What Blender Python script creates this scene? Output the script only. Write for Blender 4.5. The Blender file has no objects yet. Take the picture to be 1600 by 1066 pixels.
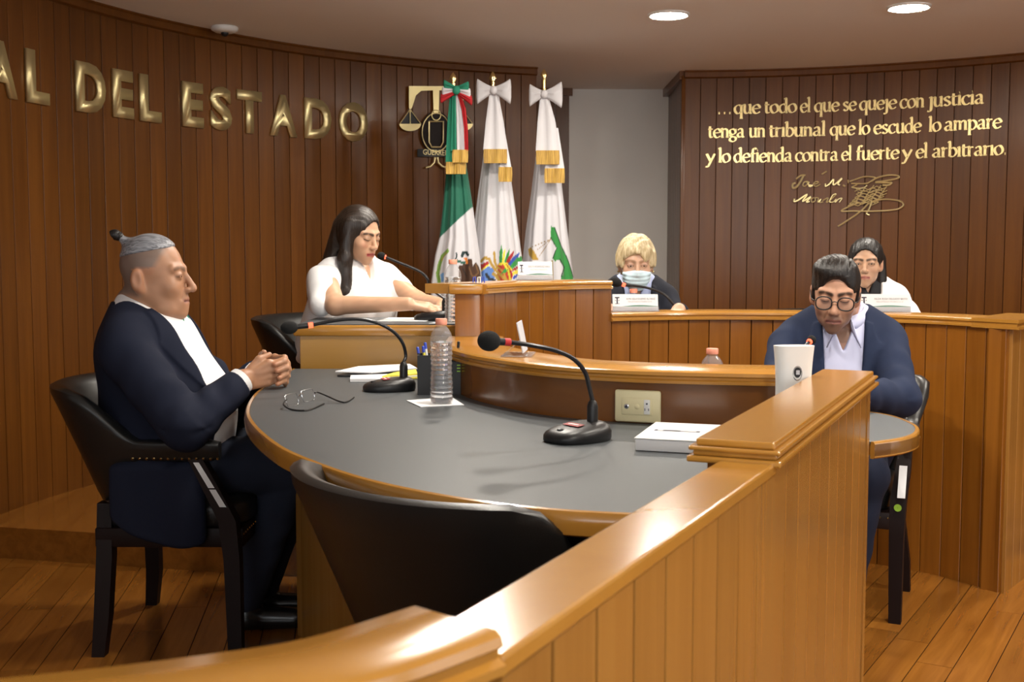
import bpy, bmesh, math, random
import numpy as np
from mathutils import Vector, Matrix, Euler

# ------------------------------------------------------------------ camera, world, exposure
scene = bpy.context.scene
FPX, YH, CAMH = 1800.0, 395.0, 1.22           # focal length in pixels of the 1600 px frame, horizon row, lens height
TH = math.atan((533.0 - YH) / FPX)
cam_d = bpy.data.cameras.new('camera'); cam = bpy.data.objects.new('camera', cam_d)
scene.collection.objects.link(cam); scene.camera = cam
cam.location = (0, 0, CAMH); cam.rotation_euler = (math.pi/2 - TH, 0, 0)
cam_d.sensor_width = 36.0; cam_d.lens = 36.0 * FPX / 1600.0; cam_d.clip_start = 0.05; cam_d.clip_end = 60
cam_d.dof.use_dof = True; cam_d.dof.focus_distance = 3.5; cam_d.dof.aperture_fstop = 10.0
world = bpy.data.worlds.new('world'); scene.world = world; world.use_nodes = True
world.node_tree.nodes['Background'].inputs[0].default_value = (0.9, 0.92, 1.0, 1)
world.node_tree.nodes['Background'].inputs[1].default_value = 0.05
scene.view_settings.view_transform = 'Standard'; scene.view_settings.look = 'None'
scene.view_settings.gamma = 1.0; scene.view_settings.use_curve_mapping = False
scene.view_settings.exposure = 0.14
LAMP = 265.0                                   # emission strength of every downlight lens
COL = scene.collection
R = random.Random(7)

# ------------------------------------------------------------------ pixel -> place helpers
def ray(x, y):
    u = (x - 800.0)/FPX; v = (533.0 - y)/FPX
    return Vector((u, math.cos(TH) + v*math.sin(TH), -math.sin(TH) + v*math.cos(TH)))
def at(x, y, Y):                               # point seen at pixel x,y at depth Y
    r = ray(x, y); t = Y/r.y
    return Vector((r.x*t, Y, CAMH + r.z*t))
def atz(x, y, z):                              # point seen at pixel x,y on the level z
    r = ray(x, y); t = (z - CAMH)/r.z
    return Vector((r.x*t, r.y*t, z))
RC = Vector((1.039, 4.27)); RR = 3.235         # the round room: centre and radius of the panelled wall
def atw(x, y, rad=RR):                         # point on the round wall
    r = ray(x, y); a = r.x*r.x + r.y*r.y; b = -2*(r.x*RC.x + r.y*RC.y); c = RC.x**2 + RC.y**2 - rad*rad
    t = (-b + math.sqrt(b*b - 4*a*c))/(2*a)
    return Vector((r.x*t, r.y*t, CAMH + r.z*t))

# ------------------------------------------------------------------ materials
MATS = {}
def new_mat(name):
    m = bpy.data.materials.new(name); m.use_nodes = True
    nt = m.node_tree; b = nt.nodes['Principled BSDF']; MATS[name] = m
    return m, nt, b
def node(nt, typ, **kw):
    n = nt.nodes.new(typ)
    for k, v in kw.items(): setattr(n, k, v)
    return n
def plain(name, col, rough=0.5, metal=0.0, emit=None, estr=0.0, spec=0.5, trans=0.0, ior=1.45, bump=0.0, bscale=200.0, var=0.0, coat=0.0, sheen=0.0):
    m, nt, b = new_mat(name)
    b.inputs['Base Color'].default_value = (*col, 1); b.inputs['Roughness'].default_value = rough
    b.inputs['Metallic'].default_value = metal; b.inputs['Specular IOR Level'].default_value = spec
    b.inputs['Transmission Weight'].default_value = trans; b.inputs['IOR'].default_value = ior
    b.inputs['Coat Weight'].default_value = coat; b.inputs['Sheen Weight'].default_value = sheen
    if emit: b.inputs['Emission Color'].default_value = (*emit, 1); b.inputs['Emission Strength'].default_value = estr
    if bump or var:
        tc = node(nt, 'ShaderNodeTexCoord'); nz = node(nt, 'ShaderNodeTexNoise'); nz.inputs['Scale'].default_value = bscale
        nz.inputs['Detail'].default_value = 4; nt.links.new(tc.outputs['Object'], nz.inputs['Vector'])
        if bump:
            bp = node(nt, 'ShaderNodeBump'); bp.inputs['Strength'].default_value = bump; bp.inputs['Distance'].default_value = 0.004
            nt.links.new(nz.outputs['Fac'], bp.inputs['Height']); nt.links.new(bp.outputs['Normal'], b.inputs['Normal'])
        if var:
            cr = node(nt, 'ShaderNodeValToRGB')
            cr.color_ramp.elements[0].color = (*[c*(1-var) for c in col], 1); cr.color_ramp.elements[1].color = (*[min(1, c*(1+var)) for c in col], 1)
            cr.color_ramp.elements[0].position = 0.35; cr.color_ramp.elements[1].position = 0.65
            nt.links.new(nz.outputs['Fac'], cr.inputs['Fac']); nt.links.new(cr.outputs['Color'], b.inputs['Base Color'])
    return m
def wood(name, base, dark, rough=0.28, scale=(30, 30, 1.6), vmin=0.8, vmax=1.12, coat=0.25, contrast=0.5, spec=0.5):
    m, nt, b = new_mat(name); L = nt.links.new
    tc = node(nt, 'ShaderNodeTexCoord'); oi = node(nt, 'ShaderNodeObjectInfo')
    sc = node(nt, 'ShaderNodeVectorMath', operation='SCALE'); sc.inputs[0].default_value = (13.1, 7.7, 21.3); L(oi.outputs['Random'], sc.inputs['Scale'])
    ad = node(nt, 'ShaderNodeVectorMath', operation='ADD'); L(tc.outputs['Object'], ad.inputs[0]); L(sc.outputs[0], ad.inputs[1])
    mp = node(nt, 'ShaderNodeMapping'); mp.inputs['Scale'].default_value = scale; L(ad.outputs[0], mp.inputs['Vector'])
    nz = node(nt, 'ShaderNodeTexNoise'); nz.inputs['Scale'].default_value = 1.0; nz.inputs['Detail'].default_value = 5; nz.inputs['Roughness'].default_value = 0.6
    nz.inputs['Distortion'].default_value = 0.6; L(mp.outputs[0], nz.inputs['Vector'])
    cr = node(nt, 'ShaderNodeValToRGB'); e = cr.color_ramp.elements
    e[0].position = 0.5 - contrast/2; e[0].color = (*dark, 1); e[1].position = 0.5 + contrast/2; e[1].color = (*base, 1)
    L(nz.outputs['Fac'], cr.inputs['Fac'])
    mr = node(nt, 'ShaderNodeMapRange'); mr.inputs['To Min'].default_value = vmin; mr.inputs['To Max'].default_value = vmax; L(oi.outputs['Random'], mr.inputs['Value'])
    hs = node(nt, 'ShaderNodeHueSaturation'); L(cr.outputs['Color'], hs.inputs['Color']); L(mr.outputs[0], hs.inputs['Value'])
    L(hs.outputs['Color'], b.inputs['Base Color'])
    b.inputs['Specular IOR Level'].default_value = spec; b.inputs['Roughness'].default_value = rough; b.inputs['Coat Weight'].default_value = coat; b.inputs['Coat Roughness'].default_value = 0.16
    bp = node(nt, 'ShaderNodeBump'); bp.inputs['Strength'].default_value = 0.08; bp.inputs['Distance'].default_value = 0.002
    L(nz.outputs['Fac'], bp.inputs['Height']); L(bp.outputs['Normal'], b.inputs['Normal'])
    return m
def vcol(name, rough=0.5, sss=0.0, bump=0.0, bscale=300, scale3=(1, 1, 1), spec=0.4, sheen=0.0):
    m, nt, b = new_mat(name); L = nt.links.new
    at_ = node(nt, 'ShaderNodeAttribute'); at_.attribute_name = 'Col'; L(at_.outputs['Color'], b.inputs['Base Color'])
    b.inputs['Roughness'].default_value = rough; b.inputs['Specular IOR Level'].default_value = spec; b.inputs['Sheen Weight'].default_value = sheen
    if sss:
        b.inputs['Subsurface Weight'].default_value = sss; b.inputs['Subsurface Radius'].default_value = (1, .35, .2); b.inputs['Subsurface Scale'].default_value = 0.008
    if bump:
        tc = node(nt, 'ShaderNodeTexCoord'); mp = node(nt, 'ShaderNodeMapping'); mp.inputs['Scale'].default_value = scale3
        nz = node(nt, 'ShaderNodeTexNoise'); nz.inputs['Scale'].default_value = bscale; nz.inputs['Detail'].default_value = 3
        L(tc.outputs['Object'], mp.inputs['Vector']); L(mp.outputs[0], nz.inputs['Vector'])
        bp = node(nt, 'ShaderNodeBump'); bp.inputs['Strength'].default_value = bump; bp.inputs['Distance'].default_value = 0.003
        L(nz.outputs['Fac'], bp.inputs['Height']); L(bp.outputs['Normal'], b.inputs['Normal'])
    return m
def hair_mat(name, col, hi, scale3, rough=0.38):
    m, nt, b = new_mat(name); L = nt.links.new
    tc = node(nt, 'ShaderNodeTexCoord'); mp = node(nt, 'ShaderNodeMapping'); mp.inputs['Scale'].default_value = scale3
    nz = node(nt, 'ShaderNodeTexNoise'); nz.inputs['Scale'].default_value = 1.0; nz.inputs['Detail'].default_value = 4; nz.inputs['Distortion'].default_value = 0.4
    L(tc.outputs['Object'], mp.inputs['Vector']); L(mp.outputs[0], nz.inputs['Vector'])
    cr = node(nt, 'ShaderNodeValToRGB'); e = cr.color_ramp.elements
    e[0].position = 0.35; e[0].color = (*col, 1); e[1].position = 0.7; e[1].color = (*hi, 1)
    L(nz.outputs['Fac'], cr.inputs['Fac']); L(cr.outputs['Color'], b.inputs['Base Color'])
    b.inputs['Roughness'].default_value = rough
    bp = node(nt, 'ShaderNodeBump'); bp.inputs['Strength'].default_value = 0.5; bp.inputs['Distance'].default_value = 0.004
    L(nz.outputs['Fac'], bp.inputs['Height']); L(bp.outputs['Normal'], b.inputs['Normal'])
    return m

wood('wall_wood', (0.160, 0.056, 0.0080), (0.100, 0.032, 0.0044), rough=0.3, scale=(26, 26, 1.3), vmin=0.78, vmax=1.1, coat=0.10, spec=0.3)
wood('bench_wood', (0.290, 0.106, 0.012), (0.205, 0.066, 0.0065), rough=0.25, scale=(24, 24, 1.3), vmin=0.85, vmax=1.1)
wood('rail_wood', (0.470, 0.225, 0.036), (0.385, 0.168, 0.025), rough=0.2, scale=(7, 7, 7), vmin=0.97, vmax=1.03, coat=0.5, contrast=0.7)
wood('front_wood', (0.3700, 0.1739, 0.0355), (0.2960, 0.1258, 0.0222), rough=0.24, scale=(26, 26, 1.2), vmin=0.9, vmax=1.08, coat=0.4)
wood('floor_wood', (0.375, 0.150, 0.024), (0.235, 0.080, 0.011), rough=0.22, scale=(24, 1.7, 24), vmin=0.8, vmax=1.1, coat=0.4)
wood('desk_wood', (0.4836, 0.2652, 0.0546), (0.4212, 0.2106, 0.0390), rough=0.3, scale=(2, 20, 20), vmin=1, vmax=1, contrast=0.8)
wood('partition_wood', (0.2160, 0.0792, 0.0158), (0.1584, 0.0540, 0.0101), rough=0.2, scale=(5, 5, 18), vmin=1, vmax=1, contrast=0.8)
plain('dark_joint', (0.035, 0.012, 0.005), 0.8)
plain('white_paint', (0.76, 0.74, 0.70), 0.7, var=0.02, bscale=3)
plain('ceiling_paint', (0.86, 0.83, 0.80), 0.85, bump=0.05, bscale=60)
plain('black_top', (0.068, 0.076, 0.082), 0.42, bump=0.12, bscale=700, var=0.1, spec=0.4)
plain('leather', (0.012, 0.012, 0.012), 0.33, bump=0.12, bscale=420, spec=0.5)
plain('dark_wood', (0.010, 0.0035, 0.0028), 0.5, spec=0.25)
plain('brass', (0.72, 0.56, 0.26), 0.22, metal=1.0)
plain('brass_satin', (0.80, 0.68, 0.36), 0.42, metal=0.85)
plain('black_plastic', (0.012, 0.012, 0.013), 0.38)
plain('foam', (0.008, 0.008, 0.008), 0.95, bump=0.6, bscale=900)
plain('black_metal', (0.02, 0.02, 0.022), 0.3, metal=0.4)
plain('white_plastic', (0.82, 0.82, 0.80), 0.3)
plain('cream_plastic', (0.80, 0.72, 0.44), 0.35)
plain('paper', (0.76, 0.76, 0.77), 0.8)
plain('paper_grey', (0.55, 0.56, 0.60), 0.8)
plain('paper_yellow', (0.80, 0.70, 0.08), 0.8)
plain('ink', (0.03, 0.03, 0.05), 0.6)
plain('ink_grey', (0.35, 0.35, 0.37), 0.6)
plain('ink_green', (0.10, 0.22, 0.16), 0.6)
plain('cap_pink', (0.85, 0.33, 0.22), 0.4)
plain('water', (0.98, 0.99, 1.0), 0.0, trans=1.0, ior=1.33)
plain('acrylic', (0.95, 0.95, 0.97), 0.08, trans=0.85, ior=1.3)
plain('led_red', (0.6, 0.03, 0.02), 0.4, emit=(1.0, 0.10, 0.04), estr=3.0)
plain('red_print', (0.30, 0.02, 0.02), 0.5)
plain('red_ring', (0.55, 0.03, 0.03), 0.4)
plain('chrome', (0.75, 0.75, 0.78), 0.15, metal=1.0)
plain('screen_white', (0.8, 0.8, 0.8), 0.5)
plain('blue_ink', (0.05, 0.09, 0.5), 0.4)
plain('orange_plastic', (0.8, 0.25, 0.03), 0.4)
plain('green_plastic', (0.35, 0.65, 0.06), 0.5)
plain('lamp_lens', (1, 1, 1), 0.5, emit=(1.0, 0.93, 0.82), estr=LAMP)
plain('dim_fill_pane', (1, 1, 1), 0.3, emit=(0.95, 0.97, 1.0), estr=2.2)  # weaker glow for the added side windows
plain('fill_pane', (1, 1, 1), 0.3, emit=(0.93, 0.97, 1.0), estr=4.2)  # glow of the added rear windows
plain('navy_cloth', (0.0110, 0.0140, 0.0290), 0.85, bump=0.25, bscale=900, spec=0.2)
plain('blue_cloth', (0.021, 0.030, 0.064), 0.85, bump=0.25, bscale=900, spec=0.2)
plain('dark_cloth', (0.010, 0.012, 0.022), 0.9, bump=0.2, bscale=800)
plain('denim', (0.016, 0.022, 0.042), 0.9, bump=0.3, bscale=900)
plain('white_cloth', (0.84, 0.84, 0.85), 0.8, bump=0.1, bscale=700)
plain('lilac_cloth', (0.60, 0.62, 0.83), 0.8, bump=0.1, bscale=700)
plain('lightblue_cloth', (0.45, 0.53, 0.80), 0.8, bump=0.1, bscale=700)
plain('mask_cloth', (0.58, 0.76, 0.84), 0.8)
plain('green_cloth', (0.02, 0.22, 0.13), 0.8)
plain('black_cloth', (0.012, 0.012, 0.015), 0.8)
plain('red_cloth', (0.45, 0.015, 0.02), 0.8)
plain('satin_white', (0.66, 0.64, 0.66), 0.5, bump=0.08, bscale=60)
plain('shoe', (0.01, 0.01, 0.01), 0.25)
plain('eye_brown', (0.03, 0.014, 0.008), 0.1)
vcol('skin', 0.42, sss=0.10, bump=0.06, bscale=500)
vcol('eye', 0.08)
vcol('flag_cloth', 0.7, bump=0.05, bscale=500, sheen=0.1)

def thin_clear(name, tint, ior, haze):
    # thin clear sheet: see-through with a Fresnel gloss and a trace of white haze
    m = bpy.data.materials.new(name); m.use_nodes = True; MATS[name] = m; nt = m.node_tree; nt.nodes.clear(); L = nt.links.new
    tr = node(nt, 'ShaderNodeBsdfTransparent'); tr.inputs[0].default_value = (*tint, 1); gl_ = node(nt, 'ShaderNodeBsdfGlossy'); gl_.inputs['Roughness'].default_value = 0.03
    df = node(nt, 'ShaderNodeBsdfDiffuse'); df.inputs[0].default_value = (0.9, 0.9, 0.92, 1); lw_ = node(nt, 'ShaderNodeLayerWeight'); lw_.inputs['Blend'].default_value = ior; pw_ = node(nt, 'ShaderNodeMath', operation='POWER'); pw_.inputs[1].default_value = 2.0; L(lw_.outputs['Facing'], pw_.inputs[0]); fr_ = node(nt, 'ShaderNodeMath', operation='MULTIPLY_ADD'); fr_.inputs[1].default_value = 0.55; fr_.inputs[2].default_value = 0.05; L(pw_.outputs[0], fr_.inputs[0])
    m1_ = node(nt, 'ShaderNodeMixShader'); m1_.inputs[0].default_value = haze; L(tr.outputs[0], m1_.inputs[1]); L(df.outputs[0], m1_.inputs[2])
    m2_ = node(nt, 'ShaderNodeMixShader'); L(fr_.outputs[0], m2_.inputs[0]); L(m1_.outputs[0], m2_.inputs[1]); L(gl_.outputs[0], m2_.inputs[2])
    o_ = node(nt, 'ShaderNodeOutputMaterial'); L(m2_.outputs[0], o_.inputs['Surface']); return m
thin_clear('clear_plastic', (0.98, 0.98, 0.98), 0.35, 0.12); thin_clear('glass_lens', (0.98, 0.99, 0.99), 0.2, 0.03)
hair_mat('gold_fringe', (0.30, 0.15, 0.015), (0.72, 0.45, 0.08), (260, 60, 8), 0.5)

# ------------------------------------------------------------------ mesh building
class MB:
    def __init__(s): s.v = []; s.f = []
    def add(s, vs, fs):
        o = len(s.v); s.v += [tuple(v) for v in vs]; s.f += [tuple(i + o for i in f) for f in fs]; return s
    def box(s, c, d, rot=None, ch=0.0):
        c = Vector(c); hx, hy, hz = d[0]/2, d[1]/2, d[2]/2
        if ch <= 0:
            vs = [(x*hx, y*hy, z*hz) for x in (-1, 1) for y in (-1, 1) for z in (-1, 1)]
            fs = [(0, 1, 3, 2), (4, 6, 7, 5), (0, 4, 5, 1), (2, 3, 7, 6), (0, 2, 6, 4), (1, 5, 7, 3)]
        else:
            bm = bmesh.new(); bmesh.ops.create_cube(bm, size=1.0)
            for v in bm.verts: v.co = Vector((v.co.x*d[0], v.co.y*d[1], v.co.z*d[2]))
            bmesh.ops.bevel(bm, geom=list(bm.edges), offset=ch, segments=2, profile=0.5, affect='EDGES')
            bm.verts.index_update(); vs = [tuple(v.co) for v in bm.verts]; fs = [tuple(v.index for v in f.verts) for f in bm.faces]; bm.free()
        if rot is not None:
            m = rot if isinstance(rot, Matrix) else Matrix.Rotation(rot, 3, 'Z')
            vs = [m @ Vector(v) for v in vs]
        return s.add([c + Vector(v) for v in vs], fs)
    def prism(s, poly, z0, z1):                       # poly of (x,y), counter-clockwise
        n = len(poly); vs = [(p[0], p[1], z0) for p in poly] + [(p[0], p[1], z1) for p in poly]
        fs = [tuple(range(n - 1, -1, -1)), tuple(range(n, 2*n))] + [(i, (i+1) % n, n + (i+1) % n, n + i) for i in range(n)]
        return s.add(vs, fs)
    def loft(s, rings, close=True, cap=True):
        n = len(rings[0]); vs = [p for r in rings for p in r]; fs = []
        for i in range(len(rings) - 1):
            for j in range(n if close else n - 1):
                k = (j + 1) % n; fs.append((i*n + j, i*n + k, (i+1)*n + k, (i+1)*n + j))
        if cap: fs.append(tuple(range(n - 1, -1, -1))); fs.append(tuple(range((len(rings)-1)*n, len(rings)*n)))
        return s.add(vs, fs)
    def tube(s, pts, r, n=10, cap=True, flat=1.0):
        pts = [Vector(p) for p in pts]; rr = r if isinstance(r, (list, tuple)) else [r]*len(pts); rings = []
        up = None
        for i, p in enumerate(pts):
            t = (pts[min(i+1, len(pts)-1)] - pts[max(i-1, 0)]).normalized()
            if up is None: up = Vector((0, 0, 1)) if abs(t.z) < 0.9 else Vector((0, 1, 0))
            a = t.cross(up)
            if a.length < 1e-4: a = t.orthogonal()
            a.normalize(); b = a.cross(t).normalized(); up = b
            rings.append([p + a*math.cos(2*math.pi*k/n)*rr[i] + b*math.sin(2*math.pi*k/n)*rr[i]*flat for k in range(n)])
        return s.loft(rings, True, cap)
    def lathe(s, prof, c=(0, 0, 0), n=24, sx=1.0, sy=1.0, cap=True):
        rings = [[(c[0] + r*sx*math.cos(2*math.pi*k/n), c[1] + r*sy*math.sin(2*math.pi*k/n), c[2] + z) for k in range(n)] for r, z in prof]
        return s.loft(rings, True, cap)
    def sphere(s, c, r, nu=12, nv=8, sc=(1, 1, 1)):
        c = Vector(c); rings = []
        for i in range(nv + 1):
            a = -math.pi/2 + math.pi*i/nv; rad = max(1e-4, math.cos(a))
            rings.append([(c.x + r*sc[0]*rad*math.cos(2*math.pi*k/nu), c.y + r*sc[1]*rad*math.sin(2*math.pi*k/nu), c.z + r*sc[2]*math.sin(a)) for k in range(nu)])
        return s.loft(rings)
    def sweep(s, path, nrm, prof, caps=True):         # path (x,y), nrm (x,y) unit, prof list of (offset along normal, z)
        rings = [[(p[0] + n[0]*o, p[1] + n[1]*o, z) for o, z in prof] for p, n in zip(path, nrm)]
        return s.loft(rings, True, caps)
    def mesh(s, name):
        me = bpy.data.meshes.new(name); me.from_pydata([tuple(v) for v in s.v], [], s.f); me.update(); return me
def fix_normals(me):
    bm = bmesh.new(); bm.from_mesh(me); bmesh.ops.recalc_face_normals(bm, faces=bm.faces); bm.to_mesh(me); bm.free()
def shade(me, ang=40):
    me.shade_smooth()
    try: me.set_sharp_from_angle(angle=math.radians(ang))
    except Exception: pass
def obj(name, geo, mat, parent=None, smooth=True, ang=40, loc=None, rotz=None, fix=True):
    me = geo.mesh(name) if isinstance(geo, MB) else geo
    if isinstance(geo, MB):
        if fix: fix_normals(me)
        if smooth: shade(me, ang)
    if mat and not me.materials: me.materials.append(MATS[mat])
    o = bpy.data.objects.new(name, me); COL.objects.link(o)
    if parent is not None: o.parent = parent
    if loc is not None: o.location = loc
    if rotz is not None: o.rotation_euler = (0, 0, rotz)
    return o
def tag(o, label, cat, group=None, kind=None):
    if label: o['label'] = label
    if cat: o['category'] = cat
    if group: o['group'] = group
    if kind: o['kind'] = kind
    return o
def thing(name, label, cat, loc=(0, 0, 0), rotz=0, group=None):
    o = bpy.data.objects.new(name, None); COL.objects.link(o); o.location = loc; o.rotation_euler = (0, 0, rotz)
    o.empty_display_size = 0.05
    return tag(o, label, cat, group)
def struct(o): o['kind'] = 'structure'; return o
def copy_tree(o, parent=None):
    c = o.copy(); COL.objects.link(c); c.parent = parent
    for ch in list(o.children): copy_tree(ch, c)
    return c
def spline(pts, n=12, closed=False):                  # Catmull-Rom through 2D/3D points
    P = [Vector(p) for p in pts]; out = []; N = len(P)
    for i in range(N if closed else N - 1):
        if closed: a, b, c, d = P[(i-1) % N], P[i], P[(i+1) % N], P[(i+2) % N]
        else: a, b, c, d = P[max(i-1, 0)], P[i], P[i+1], P[min(i+2, N-1)]
        for k in range(n):
            t = k/n; out.append(0.5*((2*b) + (c - a)*t + (2*a - 5*b + 4*c - d)*t*t + (3*b - a - 3*c + d)*t**3))
    if not closed: out.append(P[-1].copy())
    return out
def resample(path, step):
    L = [0.0]
    for a, b in zip(path, path[1:]): L.append(L[-1] + (b - a).length)
    n = max(1, round(L[-1]/step)); out = []; j = 0
    for i in range(n + 1):
        s = L[-1]*i/n
        while j < len(L) - 2 and L[j+1] < s: j += 1
        t = (s - L[j])/max(1e-9, L[j+1] - L[j]); out.append(path[j].lerp(path[j+1], min(1, t)))
    return out
def normals(path):                                    # left-hand normals of a 2D path
    out = []
    for i in range(len(path)):
        t = (path[min(i+1, len(path)-1)] - path[max(i-1, 0)]); t = Vector((t.x, t.y)).normalized(); out.append(Vector((-t.y, t.x)))
    return out
PLANKS = {}
def plank_mesh(w, h, t, key):
    k = (round(w, 4), round(h, 4), round(t, 4), key)
    if k not in PLANKS:
        c = 0.0013; x = w/2; m = MB()                  # local: width x, outward -y, height z from 0
        poly = [(-x, t), (-x, c), (-x + c, 0), (x - c, 0), (x, c), (x, t)]
        m.prism([(a, b) for a, b in poly], 0, h); me = m.mesh('plank'); fix_normals(me); me.materials.append(MATS[key]); PLANKS[k] = me
    return PLANKS[k]
def planks_along(path, step, z0, z1, parent, mat, out_sign=1, thick=0.012, gap=0.004, zf=None):
    # planks stand on the path; outward is the left normal times out_sign
    pts = resample(path, step)
    for a, b in zip(pts, pts[1:]):
        d = b - a; w = d.length - gap; c = (a + b)/2; nv = Vector((-d.y, d.x)).normalized()*out_sign
        me = plank_mesh(w, (zf(c) if zf else z1) - z0, thick, mat)
        ang = math.atan2(nv.y, nv.x) + math.pi/2       # local -y looks outward
        obj('plank', me, None, parent, loc=(c.x + nv.x*thick, c.y + nv.y*thick, z0), rotz=ang)
    return pts
# ------------------------------------------------------------------ the room
HC = 2.383; DZ = 0.125
def arc(a0, a1, rad=RR, n=60):
    return [Vector((RC.x + rad*math.cos(math.radians(a0 + (a1-a0)*i/n)), RC.y + rad*math.sin(math.radians(a0 + (a1-a0)*i/n)))) for i in range(n+1)]
floor = struct(obj('floor', MB().box((1.0, 3.2, -0.04), (9.0, 12.0, 0.06)), 'dark_joint'))
ceiling = struct(obj('ceiling', MB().box((1.0, 3.2, HC + 0.03), (9.0, 12.0, 0.06)), 'ceiling_paint'))
for nm, c, d in (('wall_rear', (1.0, -2.75, 1.2), (9.0, 0.1, 2.4)), ('wall_side', (5.45, 3.2, 1.2), (0.1, 12, 2.4)), ('wall_far_side', (-3.45, 3.2, 1.2), (0.1, 12, 2.4))):
    struct(obj(nm, MB().box(c, d), 'white_paint'))
# unseen side-wall windows, added for fill light and glare on the planks
for k, y in enumerate((-1.3, 0.6, 2.5)):
    w = struct(obj('fill_window_%d' % (k + 1), MB().box((5.39, y, 1.45), (0.03, 1.4, 1.3)), 'white_plastic'))
    obj('pane', MB().box((5.37, y, 1.45), (0.012, 1.28, 1.18)), 'dim_fill_pane', w)
for k, x in enumerate((-1.6, 0.6, 2.8)):  # unseen windows added behind the camera to brighten the ceiling
    w = struct(obj('fill_window_%d' % (k + 4), MB().box((x, -2.69, 1.5), (1.7, 0.03, 1.3)), 'white_plastic'))
    obj('pane', MB().box((x, -2.67, 1.5), (1.58, 0.012, 1.18)), 'fill_pane', w)
# floor boards: two fields laid in two directions either side of the partition
def boards(origin, ang, w, rows, cols, inside, lengths):
    d = Vector((math.sin(ang), math.cos(ang))); s = Vector((d.y, -d.x)); shared = {}
    for r in range(-rows, rows):
        t = -cols*1.3 + R.random()*1.2
        while t < cols*1.3:
            L = R.choice(lengths); c = Vector(origin) + s*(r + 0.5)*w + d*(t + L/2)
            if inside(c):
                if L not in shared:
                    m = MB().box((0, 0, -0.005), (w - 0.003, L - 0.003, 0.01)); me = m.mesh('floor_plank'); fix_normals(me); me.materials.append(MATS['floor_wood']); shared[L] = me
                obj('floor_plank', shared[L], None, floor, loc=(c.x, c.y, 0), rotz=-ang)
            t += L
def low_line(y): return 0.2 + (y - 1.35)*0.48
boards((-0.8, 3.6), -0.14, 0.105, 22, 3, lambda c: -2.7 < c.x < min(low_line(c.y) + 0.0, 0.75) and 1.35 < c.y < 5.3, (0.9, 1.2, 1.5))
boards((1.6, 3.4), 0.545, 0.105, 26, 3, lambda c: c.x > low_line(c.y) - 0.6 and 0.9 < c.y < 4.75 and c.x < 3.3, (0.9, 1.2, 1.5))
# dais the judges sit on
BENCH = [Vector(p) for p in ((-0.107, 3.95), (0.02, 4.20), (0.18, 4.38), (0.37, 4.50), (0.56, 4.58), (0.766, 4.62), (0.98, 4.61), (1.175, 4.57), (1.426, 4.46), (1.597, 4.32), (1.70, 4.17), (1.758, 4.066))]
BP = spline(BENCH, 8)
dpoly = [(-3.3, 4.82), (-2.05, 4.54), (-1.04, 4.31), (-0.3, 4.22)] + [(p.x + n.x*0.05, p.y + n.y*0.05) for p, n in list(zip(BP, normals(BP)))[10:-6:4]] + [(1.75, 4.25), (2.2, 4.8), (4.5, 4.9), (4.5, 8.6), (-3.3, 8.6)]
dais = struct(obj('dais', MB().prism(dpoly, 0.0, DZ), 'floor_wood', smooth=False))
# panelled round wall
def panel_wall(name, a0, a1, z0):
    p = arc(a0, a1, RR, 80); nr = normals(p)
    w = struct(obj(name, MB().sweep(p, nr, [(0.0, z0), (0.0, HC), (0.08, HC), (0.08, z0)]), 'dark_joint'))
    planks_along(p, 0.104, z0, HC - 0.03, w, 'wall_wood', -1)
    obj('cornice', MB().sweep(p, nr, [(-0.013, HC - 0.05), (-0.03, HC - 0.042), (-0.03, HC - 0.012), (-0.04, HC - 0.006), (-0.04, HC), (0.0, HC), (0.0, HC - 0.05)]), 'wall_wood', w)
    return w
wl = panel_wall('wall_left', 205, 105.9, 0.0)
wr = panel_wall('wall_right', 88.8, 12, 0.0)
# recess between the two panelled walls
wb = struct(obj('wall_back', MB().box((0.9, 8.38, 1.2), (1.7, 0.1, HC)), 'white_paint'))
planks_along([Vector((0.10, 8.33)), Vector((0.41, 8.33))], 0.104, DZ, HC - 0.02, wb, 'wall_wood', -1)
obj('cornice', MB().box((0.25, 8.30, HC - 0.025), (0.36, 0.05, 0.05)), 'wall_wood', wb)
pe = arc(88.8, 88.8, RR, 1)[0]
wc = struct(obj('wall_recess_right', MB().box((pe.x + 0.075, 7.93, HC/2), (0.11, 0.84, HC)), 'dark_joint'))
planks_along([Vector((pe.x + 0.022, 8.33)), Vector((pe.x + 0.0, 7.52))], 0.1, DZ, HC - 0.05, wc, 'wall_wood', -1)
obj('cornice', MB().box((pe.x + 0.0, 7.92, HC - 0.027), (0.06, 0.84, 0.054)), 'wall_wood', wc)
obj('corner_post', MB().box((pe.x - 0.004, pe.y + 0.012, HC/2), (0.03, 0.05, HC - 0.06), ch=0.006), 'wall_wood', wc)
pe2 = arc(105.9, 105.9, RR, 1)[0]
wd = struct(obj('wall_recess_left', MB().box((pe2.x - 0.06, 7.86, HC/2), (0.08, 0.9, HC)), 'wall_wood'))

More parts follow.
